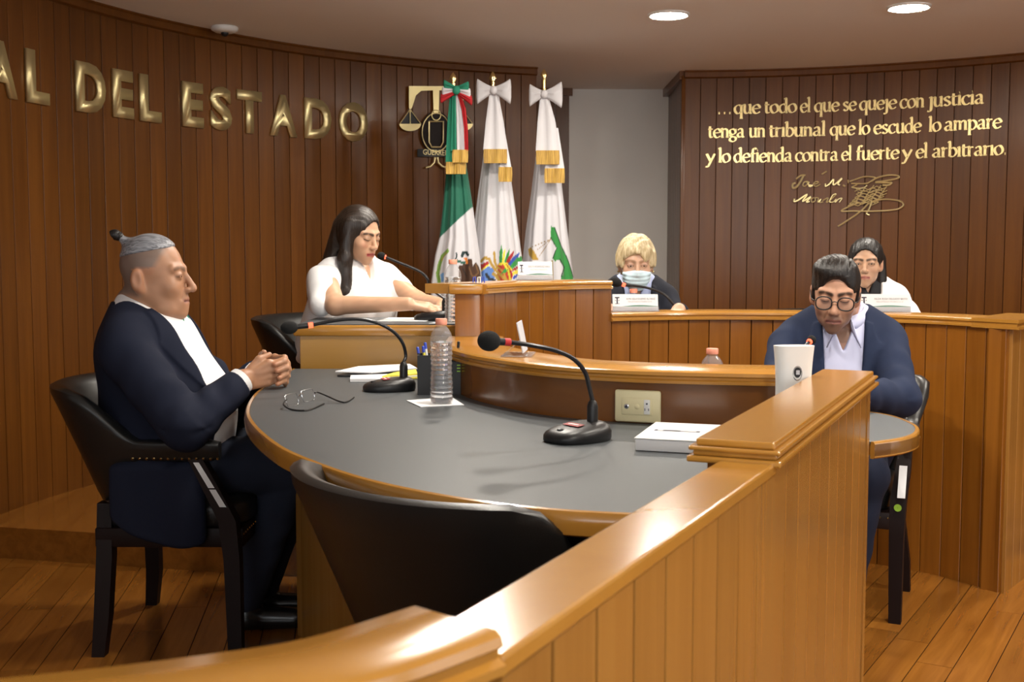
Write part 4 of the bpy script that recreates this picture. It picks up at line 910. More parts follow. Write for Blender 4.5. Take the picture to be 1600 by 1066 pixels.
def lobe(name, Y, knot, end, h0, h1, mat, parent, dz=0.0, thick=0.03):
    a = at(knot[0], knot[1], Y); b = at(end[0], end[1], Y - 0.01); rings = []
    s = Y/FPX
    for k in range(11):
        u = min(1.0, k/8); ex = max(0, k - 8)*0.035; c = a.lerp(b, u + ex); h = (h0 + (h1*1.08 - h0)*u**1.25)*s/2*(1, 0.86, 0.45)[max(0, k - 8)]; d = thick*(0.30 + 0.70*math.sin(math.pi*min(1, u*0.72 + 0.08)))*(1, 0.8, 0.4)[max(0, k - 8)]
        rings.append([Vector((c.x, c.y - d*math.cos(q)*(1 + 0.22*math.sin(6*q + 1.0)), c.z + h*math.sin(q))) for q in [2*math.pi*i/18 for i in range(18)]])
    return obj(name, MB().loft(rings), mat, parent, ang=60)
GREEN = np.array((0.010, 0.125, 0.075)); WHT = np.array((0.63, 0.62, 0.65)); BROWN = (0.06, 0.025, 0.012); GOLD = (0.42, 0.26, 0.04); RED = (0.36, 0.02, 0.02); BLU = (0.03, 0.07, 0.38); LG = (0.03, 0.26, 0.05); YEL = (0.75, 0.62, 0.05); DK = (0.01, 0.03, 0.03); LEAF = (0.20, 0.36, 0.06)
def base1(PX, PY):
    C = np.empty(PX.shape + (3,)); g = PY < 372 - (PX - 687)*0.94; C[:] = WHT; C[g] = GREEN; return C
def base2(PX, PY): C = np.empty(PX.shape + (3,)); C[:] = WHT; return C
m1 = [('l', LEAF, cc([(270, 215), (215, 270), (185, 350), (165, 450), (185, 560), (210, 620)]), 5.5), ('l', GOLD, cc([(258, 235), (200, 320)]), 1.4), ('l', (0.1, 0.2, 0.04), cc([(200, 300), (170, 420), (180, 520)]), 1.6),
      ('p', (0.15, 0.35, 0.7), cc([(195, 450), (232, 440), (232, 530), (205, 540)]), 0), ('p', BROWN, [(717.7, 415.5), (730.5, 411), (732, 403.5), (738, 405), (739.5, 415.5), (744, 409.5), (748.5, 417), (751.5, 429), (752, 446), (718, 446), (718, 426)], 0),
      ('l', (0.16, 0.08, 0.03), [(734, 418), (738, 430), (746, 436)], 2.2), ('l', (0.18, 0.09, 0.03), [(744, 414), (748, 426), (742, 432)], 2.0), ('l', (0.02, 0.01, 0.006), [(724, 420), (730, 432)], 2.0),
      ('l', DK, cc([(420, 265), (430, 235), (465, 235), (478, 255)]), 4.5), ('l', DK, cc([(362, 238), (368, 275), (350, 300)]), 2.0), ('l', (0.02, 0.1, 0.07), cc([(370, 315), (410, 330), (445, 330)]), 4.0), ('p', (0.8, 0.25, 0.04), cc([(430, 285), (470, 280), (482, 345), (462, 350), (450, 310)]), 0)]
m2 = [('p', RED, cc([(600, 360), (690, 320), (700, 350), (605, 420)]), 0), ('p', (0.10, 0.22, 0.55), cc([(595, 450), (690, 370), (740, 400), (765, 460), (745, 540), (600, 560)]), 0), ('l', (0.02, 0.025, 0.03), cc([(668, 455), (700, 500), (752, 518)]), 4.5),
      ('p', LG, cc([(800, 335), (806, 230), (827, 150), (836, 215), (832, 335)]), 0), ('p', YEL, cc([(830, 335), (842, 240), (866, 178), (864, 245), (852, 340)]), 0), ('p', LG, cc([(852, 342), (872, 260), (912, 185), (905, 255), (878, 350)]), 0), ('p', RED, cc([(860, 350), (900, 270), (958, 203), (944, 265), (890, 358)]), 0),
      ('p', BLU, cc([(888, 355), (940, 280), (1014, 226), (996, 290), (915, 372)]), 0), ('p', LG, cc([(910, 375), (980, 290), (1088, 248), (1056, 302), (935, 402)]), 0), ('p', RED, cc([(930, 405), (1010, 358), (1000, 400), (938, 425)]), 0), ('p', YEL, cc([(936, 430), (1010, 400), (990, 450), (940, 465)]), 0), ('p', BLU, cc([(942, 478), (995, 450), (980, 495), (945, 505)]), 0),
      ('p', (0.42, 0.03, 0.02), cc([(785, 345), (850, 330), (930, 400), (942, 480), (905, 540), (800, 540), (780, 440)]), 0), ('l', YEL, cc([(850, 345), (895, 410), (915, 510)]), 3.4), ('l', GOLD, cc([(790, 380), (850, 440), (880, 530)]), 3.0), ('l', YEL, cc([(800, 350), (880, 345), (930, 410)]), 2.2), ('p', LG, cc([(822, 450), (850, 405), (872, 385), (876, 410), (898, 402), (870, 440)]), 0),
      ('l', GOLD, cc([(612, 325), (655, 285), (698, 298), (722, 350), (765, 415), (885, 525)]), 4.4), ('l', GOLD, cc([(750, 232), (758, 330), (785, 390)]), 3.6), ('l', GOLD, cc([(742, 450), (775, 475), (800, 520)]), 5.0), ('l', YEL, cc([(600, 430), (690, 360)]), 2)]
m3 = [('p', (0.03, 0.25, 0.05), [(860, 354), (866, 356), (870, 370), (876, 384), (885, 402), (897, 440), (873, 440), (879.8, 426), (879, 415.5), (873, 406.5), (865.5, 408), (862.5, 402), (868, 392), (868.5, 387), (859.5, 370.5)], 0), ('l', (0.01, 0.05, 0.02), [(866, 357), (876, 384), (886, 404), (896, 434)], 1.6), ('l', (0.01, 0.05, 0.02), [(860, 372), (869, 388), (863, 403)], 1.4), ('l', (0.01, 0.05, 0.02), [(874, 406), (881, 418), (876, 432)], 2),
      ('p', GOLD, [(825, 388.5), (829.5, 387), (835, 394), (841, 406), (832.5, 407), (826.5, 399)], 0), ('l', (0.3, 0.2, 0.1), [(860, 374), (831, 386)], 0.9), ('l', (0.3, 0.2, 0.1), [(860, 374), (838.5, 391)], 0.9), ('l', (0.3, 0.2, 0.1), [(860, 374), (842, 401)], 0.9), ('l', (0.25, 0.18, 0.05), [(861.7, 408), (862.5, 436)], 2.6)]
f1 = flag('green and white national flag with eagle emblem hanging from the leftmost pole', 6.38, [(150, 705, 722), (262, 697, 729), (320, 692, 738), (372, 686, 745), (400, 679, 749), (440, 673, 752), (520, 670, 756), (600, 670, 757)], base1, m1, 3, (708, 113), 0)
f2 = flag('white state flag with feathered shield emblem, the middle of the three flags', 6.55, [(150, 766, 780), (240, 756, 793), (300, 748, 801), (360, 741, 809), (440, 733, 820), (520, 732, 822), (600, 732, 822)], base2, m2, 5, (770, 112), 0)
f3 = flag('white court flag with green scales emblem, the rightmost of the three flags', 6.72, [(150, 846, 858), (240, 838, 873), (300, 831, 879), (360, 823, 886), (440, 815, 896), (520, 813, 898), (600, 813, 898)], base2, m3, 9, (850, 108), 0)
# bows and sashes
def bow(fl, Y, knot, L, Rr, mats, tails):
    kp = at(knot[0], knot[1], Y - 0.02); kn = obj('bow', MB().sphere(kp, 0.022, 12, 8, (1, 0.8, 1.1)), mats[0], fl)
    for (end, h1) in (L, Rr):
        if len(mats) == 1: lobe('bow_loop', Y, knot, end, 10, h1, mats[0], kn)
        else:
            for k, mt in enumerate(mats): lobe('bow_loop', Y, (knot[0], knot[1] - 3 + 3*k), (end[0] - (2 if end[0] < knot[0] else -2)*(k - 1)*1.2, end[1] + (k - 1)*11), 6, h1*0.42, mt, kn, thick=0.024)
    for nm, dy, rows, mt in tails: ribbon(nm, Y + dy, rows, mt, fl)
def fr(y0, y1, xl, xr): return [(y0, xl, xr), ((y0 + y1)/2, xl - 0.5, xr + 0.5), (y1, xl, xr)]
bow(f1, 6.23, (713, 141), ((692, 143), 32), ((734, 146), 34), ['green_cloth', 'satin_white', 'red_cloth'],
    [('sash_tail', 0.015, [(146, 703, 713), (190, 699, 713), (254, 696, 713)], 'green_cloth'), ('sash_tail', 0.0, [(146, 712, 717), (190, 713, 724), (236, 714, 726)], 'satin_white'), ('sash_tail', -0.006, [(146, 714, 720), (170, 721, 728), (200, 725, 731), (236, 726, 732)], 'red_cloth'), ('sash_tail', -0.002, [(146, 706, 713), (190, 705, 714), (236, 704, 715)], 'green_cloth'),
     ('fringe', -0.012, fr(234, 254, 707, 731), 'gold_fringe'), ('fringe', 0.004, fr(253, 272, 697, 728), 'gold_fringe')])
bow(f2, 6.40, (771, 141), ((746, 143), 36), ((797, 143), 36), ['satin_white'],
    [('sash_tail', 0.0, [(144, 765, 778), (190, 759, 787), (234, 755, 793)], 'satin_white'), ('sash_tail', 0.016, [(200, 778, 788), (262, 779, 799)], 'satin_white'), ('fringe', -0.006, fr(233, 255, 756, 792), 'gold_fringe'), ('fringe', 0.010, fr(261, 284, 779, 800), 'gold_fringe')])
bow(f3, 6.57, (850, 147), ((828, 149), 32), ((877, 148), 38), ['satin_white'],
    [('sash_tail', 0.0, [(150, 844, 857), (190, 840, 868), (236, 837, 874)], 'satin_white'), ('sash_tail', 0.016, [(200, 862, 872), (264, 851, 882)], 'satin_white'), ('fringe', -0.006, fr(235, 257, 838, 874), 'gold_fringe'), ('fringe', 0.010, fr(263, 286, 851, 882), 'gold_fringe')])
# ------------------------------------------------------------------ implicit surfaces -> one continuous skin per body or garment
f32 = np.float32
def smin(a, b, k):
    h = np.maximum(k - np.abs(a - b), 0)/k; return np.minimum(a, b) - h*h*k*0.25
def smax(a, b, k): return -smin(-a, -b, k)
def s_ell(q, c, r):
    p = q - np.array(c, f32); r = np.array(r, f32); k0 = np.sqrt((p/r*p/r).sum(1)); k1 = np.sqrt((p/(r*r)*p/(r*r)).sum(1)) + 1e-9
    return k0*(k0 - 1)/k1
def s_cap(q, a, b, r1, r2=None):
    a = np.array(a, f32); b = np.array(b, f32); r2 = r1 if r2 is None else r2
    pa = q - a; ba = b - a; t = np.clip(pa @ ba/max(1e-9, float(ba @ ba)), 0, 1)
    return np.sqrt(((pa - t[:, None]*ba)**2).sum(1)) - (r1 + (r2 - r1)*t)
def s_box(q, c, h, rad=0.0):
    d = np.abs(q - np.array(c, f32)) - (np.array(h, f32) - rad)
    return np.sqrt((np.maximum(d, 0)**2).sum(1)) + np.minimum(d.max(1), 0) - rad
def mx(q): m = q.copy(); m[:, 0] = np.abs(m[:, 0]); return m
class Frame:
    def __init__(s, o, fwd, pitch=0.0, roll=0.0, sc=(1, 1, 1)):
        a = math.atan2(-fwd[0], fwd[1])
        M = Matrix.Rotation(a, 3, 'Z') @ Matrix.Rotation(math.radians(pitch), 3, 'X') @ Matrix.Rotation(math.radians(roll), 3, 'Y')
        s.M = np.array(M, f32); s.o = np.array(o, f32); s.s = np.array(sc, f32)*np.ones(3, f32); s.k = float(np.min(s.s))
    def L(s, P): return ((P - s.o) @ s.M)/s.s
    def W(s, p): return s.o + s.M @ (np.array(p, f32)*s.s)
OFF8 = np.array([(i, j, k) for i in (0, 1) for j in (0, 1) for k in (0, 1)], np.int64)
def mesh_sdf(f, lo, hi, h, smooth=1):
    lo = np.array(lo, np.float64); hi = np.array(hi, np.float64); B = 4
    n = np.ceil((hi - lo)/(h*B)).astype(int) + 1
    g = np.stack(np.meshgrid(*[np.arange(k) for k in n], indexing='ij'), -1).reshape(-1, 3)
    d = f((lo + (g + 0.5)*h*B).astype(f32)); g = g[np.abs(d) < h*B*1.45]
    sub = np.array([(i, j, k) for i in range(B) for j in range(B) for k in range(B)])
    cells = (g[:, None, :]*B + sub[None]).reshape(-1, 3).astype(np.int64)
    NY, NZ = int(n[1]*B + 3), int(n[2]*B + 3)
    key = lambda c: (c[..., 0]*NY + c[..., 1])*NZ + c[..., 2]
    ck = key(cells[:, None, :] + OFF8[None]); uk, inv = np.unique(ck.ravel(), return_inverse=True)
    uc = np.stack([uk//(NY*NZ), (uk//NZ) % NY, uk % NZ], -1); uv = f((lo + uc*h).astype(f32)).astype(np.float64)
    v = uv[inv].reshape(-1, 8); ins = v < 0; act = ins.any(1) & ~ins.all(1); cells = cells[act]; v = v[act]; ins = ins[act]
    pos = np.zeros((len(cells), 3)); cnt = np.zeros(len(cells))
    for a in range(8):
        for ax in (4, 2, 1):
            if a & ax: continue
            b = a | ax; m = ins[:, a] != ins[:, b]; t = v[m, a]/(v[m, a] - v[m, b])
            p = OFF8[a] + t[:, None]*(OFF8[b] - OFF8[a]); pos[m] += p; cnt[m] += 1
    V = lo + (cells + pos/cnt[:, None])*h
    k = key(cells); o = np.argsort(k); ks = k[o]
    def find(c):
        q = key(c); i = np.searchsorted(ks, q); i = np.minimum(i, len(ks) - 1); ok = ks[i] == q; return o[i], ok
    F = []
    for ax, (b1, b2) in enumerate(((1, 2), (2, 0), (0, 1))):
        ca = 0; cb = (4, 2, 1)[ax]; m = ins[:, ca] != ins[:, cb]; c = cells[m]; e1 = np.zeros(3, np.int64); e1[b1] = 1; e2 = np.zeros(3, np.int64); e2[b2] = 1
        i0 = np.nonzero(m)[0]; i1, o1 = find(c - e1); i2, o2 = find(c - e1 - e2); i3, o3 = find(c - e2); ok = o1 & o2 & o3
        q = np.stack([i0, i1, i2, i3], -1); fl = ins[m, ca]; q[~fl] = q[~fl][:, ::-1]; F.append(q[ok])
    F = np.concatenate(F)
    for _ in range(smooth):
        acc = np.zeros_like(V); ct = np.zeros(len(V))
        for a in range(4):
            b = (a + 1) % 4
            for i in range(3): acc[:, i] += np.bincount(F[:, a], V[F[:, b], i], len(V)) + np.bincount(F[:, b], V[F[:, a], i], len(V))
            ct += np.bincount(F[:, a], minlength=len(V)) + np.bincount(F[:, b], minlength=len(V))
        ok = ct > 0; V[ok] = V[ok]*0.45 + 0.55*acc[ok]/ct[ok, None]
    return V, F
def sdf_obj(name, f, lo, hi, h, mat, parent, colour=None, smooth=1, label=None):
    V, F = mesh_sdf(f, lo, hi, h, smooth); o = np.array(parent.location) if parent else 0
    C = colour(V.astype(f32)) if colour else None
    me = np_mesh(name, V - o, F, C); me.materials.append(MATS[mat]); ob = obj(name, me, None, parent)
    if label: ob['label'] = label
    return ob
def bounded(groups):
    # groups: (func, lo, hi, k); each evaluated only near its own box
    def f(P):
        D = np.full(len(P), 0.5, f32)
        for fn, lo, hi, k in groups:
            m = ((P > np.array(lo, f32) - 0.07) & (P < np.array(hi, f32) + 0.07)).all(1)
            if m.any(): D[m] = smin(D[m], fn(P[m]).astype(f32), k)
        return D
    return f

# ------------------------------------------------------------------ head (canonical, metres; x right, y forward, z up, origin between the ears)
def head_sdf(q, P):
    lw_ = P.get('low', 0.0)
    if lw_: q = q.copy(); q[:, 2] += lw_*np.clip((0.004 - q[:, 2])/0.03, 0, 1)*np.clip((q[:, 2] + 0.135)/0.05, 0, 1)*np.clip(q[:, 1]/0.04, 0, 1)
    m = mx(q); jw = P.get('jaw', 1.0); ey = P.get('ear_y', -0.008); nz = P.get('nose', 1.0)
    d = s_ell(q, (0, -0.015, 0.045), (0.074, 0.095, 0.085))
    d = smin(d, s_ell(q, (0, 0.030, -0.012), (0.061, 0.058, 0.080)), 0.03)
    d = smin(d, s_ell(q, (0, 0.022, -0.058), (0.055*jw, 0.056, 0.046)), 0.03)
    d = smin(d, s_ell(q, (0, 0.070, -0.096), (0.022*jw, 0.019, 0.017)), 0.03)
    if P.get('jowl'): d = smin(d, s_ell(q, (0, 0.030, -0.088), (0.058, 0.050, 0.034*P['jowl'])), 0.03)
    d = smin(d, s_ell(m, (0.040, 0.056, -0.020), (0.022, 0.023, 0.021)), 0.022)
    d = smin(d, s_cap(m, (0.012, 0.0835, 0.030), (0.046, 0.066, 0.031), 0.0095), 0.016)
    d = smax(d, -s_ell(m, (0.032, 0.100, 0.010), (0.018, 0.017, 0.013)), 0.012)
    d = smin(d, s_cap(q, (0, 0.084, 0.024), (0, 0.110*nz + 0.001, -0.022), 0.0068, 0.0105), 0.012)
    d = smin(d, s_ell(q, (0, 0.1105*nz, -0.0255), (0.0125, 0.0115, 0.0105)), 0.006)
    d = smin(d, s_ell(m, (0.0125, 0.098, -0.0285), (0.0080, 0.0105, 0.0080)), 0.007)
    d = smin(d, s_ell(q, (0, 0.072, -0.060), (0.031, 0.024, 0.025)), 0.02)
    lf = P.get('lips', 1.0)
    d = smin(d, s_cap(m, (0.0, 0.0945, -0.0545), (0.020, 0.0865, -0.0590), 0.0050*lf, 0.0030), 0.006)
    d = smin(d, s_cap(m, (0.0, 0.0930, -0.0665), (0.018, 0.0860, -0.0640), 0.0058*lf, 0.0030), 0.006)
    d = smax(d, -s_cap(m, (0, 0.1015, -0.0607), (0.022, 0.0915, -0.0612), 0.0026), 0.004)
    d = smin(d, s_ell(m, (0.0315, 0.0780, 0.0095), (0.0155, 0.0140, 0.0125)), 0.005)
    ag = P.get('age', 0.0)
    if ag:
        d = smax(d, -s_cap(m, (0.0225, 0.0970, -0.032), (0.031, 0.0865, -0.053), 0.0034*ag), 0.007); d = smax(d, -s_cap(m, (0.020, 0.0960, -0.0045), (0.042, 0.0865, -0.0035), 0.0028*ag), 0.006)
        d = smax(d, -s_cap(m, (0.0, 0.1005, 0.056), (0.034, 0.0905, 0.053), 0.0022*ag), 0.006)
    op = P.get('eye', 1.0)
    if op > 0.45: d = smax(d, -s_ell(m, (0.0315, 0.0945, 0.0085 - 0.003*(1 - op)), (0.0125, 0.0085, 0.0052*op)), 0.002)
    e = s_ell(m, (0.0765, ey - 0.004, 0.002), (0.011, 0.0195, 0.0325)); e = smax(e, -s_ell(m, (0.0885, ey + 0.000, 0.004), (0.0065, 0.011, 0.019)), 0.006)
    d = smin(d, smin(e, s_ell(m, (0.072, ey + 0.004, -0.024), (0.008, 0.009, 0.011)), 0.008), 0.007)
    return d
def mix(C, col, w): return C*(1 - w[:, None]) + np.array(col)[None]*w[:, None]
def head_paint(q, C, P):
    lw_ = P.get('low', 0.0)
    if lw_: q = q.copy(); q[:, 2] += lw_*np.clip((0.004 - q[:, 2])/0.03, 0, 1)*np.clip((q[:, 2] + 0.135)/0.05, 0, 1)*np.clip(q[:, 1]/0.04, 0, 1)
    m = mx(q); x, y, z = q[:, 0], q[:, 1], q[:, 2]; ax = m[:, 0]
    sstep = lambda a, b, t: np.clip((t - a)/(b - a), 0, 1)
    hd = (np.abs(z) < 0.16) & (np.abs(y) < 0.14) & (ax < 0.10)
    if 'blush' in P: C = mix(C, P['blush'], hd*0.45*np.clip(1 - np.sqrt(((ax - 0.042)/0.022)**2 + ((z + 0.022)/0.02)**2), 0, 1)*(y > 0.03))
    lipc = P.get('lipcol', (0.36, 0.13, 0.10))
    dl = np.minimum(s_cap(m, (0, 0.0945, -0.0550), (0.021, 0.0865, -0.0592), 0.0052), s_cap(m, (0, 0.0930, -0.0660), (0.019, 0.0860, -0.0640), 0.0060))
    C = mix(C, lipc, hd*sstep(0.0025, -0.0005, dl)*(y > 0.07))
    dm = s_cap(m, (0, 0.097, -0.0607), (0.0225, 0.0885, -0.0612), 0.0012); C = mix(C, (0.09, 0.03, 0.025), hd*0.8*sstep(0.0022, 0.0002, dm))
    db = s_cap(m, (0.013, 0.0955, 0.0275), (0.036, 0.0900, 0.0345), 0.0034, 0.0030); db = np.minimum(db, s_cap(m, (0.036, 0.090, 0.0345), (0.050, 0.0730, 0.0290), 0.0028, 0.0015))
    C = mix(C, P.get('brow', (0.02, 0.014, 0.01)), hd*P.get('browk', 0.85)*sstep(0.0058, 0.0015, db))
    op = P.get('eye', 1.0); zc = 0.0085 - 0.003*(1 - op)
    de = np.abs(((ax - 0.0315)/0.0140)**2 + ((z - zc)/(0.0062*op + 0.0012))**2 - 1)
    C = mix(C, (0.03, 0.015, 0.012), hd*(y > 0.072)*P.get('lash', 0.6)*(op > 0.45)*sstep(0.5, 0.1, de)*(z > zc - 0.004 - 0.01*(op > 0.9)))
    if op <= 0.45:
        zl = 0.0030 + 14.0*(ax - 0.0315)**2; C = mix(C, (0.012, 0.006, 0.005), hd*(y > 0.07)*(np.abs(ax - 0.0325) < 0.0155)*np.clip(1.6 - np.abs(z - zl)/0.0016, 0, 1)*P.get('lash', 0.8))
    if 'shadow' in P: C = mix(C, P['shadow'], hd*(y > 0.06)*0.6*np.clip(1 - np.sqrt(((ax - 0.033)/0.02)**2 + ((z - 0.017)/0.010)**2), 0, 1))
    if 'stubble' in P:
        w = np.clip(1 - np.sqrt((ax/0.040)**2 + ((z + 0.085)/0.030)**2), 0, 1)*(y > 0.05); w = np.maximum(w, 0.9*sstep(0.009, 0.002, s_cap(m, (0, 0.096, -0.0455), (0.024, 0.084, -0.055), 0.002)))
        w2 = 0.35*sstep(-0.03, -0.06, z)*(y > -0.02)
        C = mix(C, P['stubble'], hd*np.clip(np.maximum(w*1.2, w2), 0, 0.45)*(1 - sstep(0.002, -0.001, dl)))
    if 'shave' in P:
        yl = np.where(z > 0.012, 0.0 + (z - 0.012)*0.62, -0.030); w = sstep(0.010, -0.010, y - yl)*sstep(-0.055, -0.030, z)*(1 - ((ax > 0.066) & (z < 0.035) & (y > -0.062)))
        C = mix(C, P['shave'], hd*w*0.72)
    ear = (ax > 0.070) & (np.abs(z) < 0.04)
    C = mix(C, C.mean(0)*np.array((1.15, 0.9, 0.85)), hd*ear*0.3)
    return C
def eyes(parent, H, P, body):
    for s in (-1, 1):
        c = np.array((s*0.0315, 0.0768, 0.0085)); g = np.array(P.get('gaze', (0, 1, 0)), float); g /= np.linalg.norm(g)
        m = MB().sphere((0, 0, 0), 0.0125, 20, 14); V = np.array(m.v); u = V/np.linalg.norm(V, axis=1)[:, None]; a = u @ g
        C = np.where((a > 0.955)[:, None], (0.004, 0.004, 0.004), np.where((a > 0.86)[:, None], P.get('iris', (0.05, 0.022, 0.010)), (0.48, 0.44, 0.42)))
        W = np.array([H.W(v + c) for v in V]) - np.array(parent.location)
        F = [f for f in m.f if len(f) == 4]
        me = np_mesh('eyeball', W, np.array(F), C); me.materials.append(MATS['eye']); obj('eyeball', me, None, body)

# ------------------------------------------------------------------ torso, limbs, hands
def torso_sdf(q, P):
    m = mx(q); dep = P.get('dep', 1.0); bl = P.get('belly', 0.0); sh = P.get('sh', 0.165)
    d = s_ell(q, (0, 0, 0.10), (P.get('hip', 0.18), 0.14*dep, 0.15))
    d = smin(d, s_ell(q, (0, 0.01 + bl*0.6, 0.24), (P.get('waist', 0.155), 0.115*dep + bl, 0.19)), 0.08)
    d = smin(d, s_ell(q, (0, 0.0, 0.42), (P.get('chest', 0.165), 0.115*dep, 0.17)), 0.08)
    d = smin(d, s_cap(m, (0, -0.015, 0.505), (sh, -0.015, 0.485), 0.052, 0.046), 0.06)
    d = smin(d, s_cap(m, (0.025, -0.028, 0.580), (sh*0.8, -0.018, 0.510), 0.044, 0.036), 0.04)
    if P.get('bust'): d = smin(d, s_ell(m, (0.072, 0.095, 0.37), (0.065, 0.06*P['bust'], 0.065)), 0.05)
    return d
def arm_sdf(P, a, r):
    s, e, w = a; d = s_cap(P, s, e, r[0], r[1]); return smin(d, s_cap(P, e, w, r[1]*0.97, r[2]), 0.02)
def sleeve_sdf(P, a, r, fold=0.0075):
    s, e, w = [np.array(v, f32) for v in a]
    def seg(p, q, r1, r2, ph, near_end):
        pa = P - p; ba = q - p; L = float(np.linalg.norm(ba)); t = np.clip(pa @ ba/(L*L), 0, 1); perp = pa - t[:, None]*ba
        ang = np.arctan2(perp[:, 2], perp @ np.array((ba[1], -ba[0], 0), f32)/L + 1e-6)
        k = t if near_end else 1 - t
        return np.sqrt((perp**2).sum(1)) - (r1 + (r2 - r1)*t) - fold*(0.25 + 0.75*k)*np.sin(t*L*58 + 2.6*np.sin(ang + ph) + ph)*(0.55 + 0.45*np.sin(ang*2 + 7*t + ph))
    return smin(seg(s, e, r[0], r[1], 0.5, True), seg(e, w, r[1], r[2], 2.0, False), 0.03)
def nrm(v): v = np.array(v, float); return v/np.linalg.norm(v)
def hand_caps(w, f, n, ts=1, curl=(12, 16, 12), sc=1.0, spread=1.0, thumb=1.0):
    # list of capsules for a relaxed hand: w wrist, f forward, n back-of-hand normal, ts side of the thumb
    w = np.array(w, float); f = nrm(f); n = np.array(n, float); n = nrm(n - f*(n @ f)); s = np.cross(f, n)*ts; C = []
    for i, (o, L) in enumerate(zip((0.027, 0.009, -0.009, -0.026), (0.070, 0.079, 0.073, 0.057))):
        b = w + s*o*0.62*sc + f*0.008*sc; k = w + (f*(0.086 - 0.004*abs(i - 1.2)) + s*o)*sc
        C.append((b, k, 0.0135*sc, 0.0115*sc)); p = k; a = 0
        ff = nrm(f + s*o*2.0*spread)
        for j, fr_ in enumerate((0.46, 0.30, 0.24)):
            a += math.radians(curl[j]); dv = ff*math.cos(a) - n*math.sin(a); q = p + dv*L*fr_*sc; C.append((p, q, (0.0092 - 0.0007*j)*sc, (0.0086 - 0.0008*j)*sc)); p = q
    a = w + (f*0.018 + s*0.020 - n*0.004)*sc; b = a + (f*0.034 + s*0.024*thumb - n*0.008)*sc; c = b + (f*0.028 + s*0.006*thumb - n*0.006)*sc; d = c + (f*0.022 - s*0.002 - n*0.004)*sc
    C += [(a, b, 0.0145*sc, 0.0115*sc), (b, c, 0.0108*sc, 0.0098*sc), (c, d, 0.0098*sc, 0.0078*sc)]
    return C
def caps_group(C, k=0.007):
    A = np.array([np.minimum(a, b) - max(r1, r2) for a, b, r1, r2 in C]).min(0); B = np.array([np.maximum(a, b) + max(r1, r2) for a, b, r1, r2 in C]).max(0)
    def f(P):
        d = np.full(len(P), 0.5, f32)
        for a, b, r1, r2 in C: d = smin(d, s_cap(P, a, b, r1, r2), k)
        return d
    return f, A, B
def box_of(pts, r): pts = np.array(pts); return pts.min(0) - r, pts.max(0) + r

def build_person(label, loc, H, T, hp, tp, arms, arm_r, hands, skin, h, body_torso_z=-0.03):
    t = thing('person', label, 'person', loc)
    nb = T.W((0, -0.018, 0.575)); nt = H.W((0, -0.022, -0.035)); nr = hp.get('neck', 0.054)
    fh = lambda P: head_sdf(H.L(P), hp)*H.k
    corners = np.array([H.W((a, b, c)) for a in (-.10, .10) for b in (-.13, .135) for c in (-.125, .14)])
    fn = lambda P: s_cap(P, nb, nt, nr*1.10, nr)
    ft = lambda P: torso_sdf(T.L(P), tp)*T.k + 0.012
    tc = np.array([T.W((a, b, c)) for a in (-.26, .26) for b in (-.2, .25) for c in (-.06, .65)])
    groups = [(fh, corners.min(0), corners.max(0), 0.01), (fn, *box_of([nb, nt], nr*1.2), 0.03), (ft, tc.min(0), tc.max(0), 0.03)]
    for a in arms: groups.append(((lambda P, a=a: arm_sdf(P, a, arm_r)), *box_of(a, 0.07), 0.02))
    for C in hands:
        f_, A, B = caps_group(C); groups.append((f_, A, B, 0.012))
    F = bounded(groups); lo = np.min([g[1] for g in groups], 0) - 0.02; hi = np.max([g[2] for g in groups], 0) + 0.02
    def paint(V):
        C = np.tile(np.array(skin, float), (len(V), 1)); q = H.L(V)
        rs = np.sin(V[:, 0]*91 + 3*np.sin(V[:, 2]*57))*np.sin(V[:, 1]*83 + V[:, 2]*71); C *= (1 + 0.05*rs)[:, None]
        C = head_paint(q, C, hp)
        for hc in hands:                                   # knuckles and fingertips a little redder
            for a, b, r1, r2 in hc[3::4][:4]: 
                w = np.clip(1 - np.linalg.norm(V - np.array(b, f32), axis=1)/0.014, 0, 1); C = mix(C, np.array(skin)*np.array((1.1, 0.72, 0.66)), w*0.7)
        return C
    bd_ = sdf_obj('body', F, lo, hi, h, 'skin', t, paint, 1)
    eyes(t, H, hp, bd_)
    return t
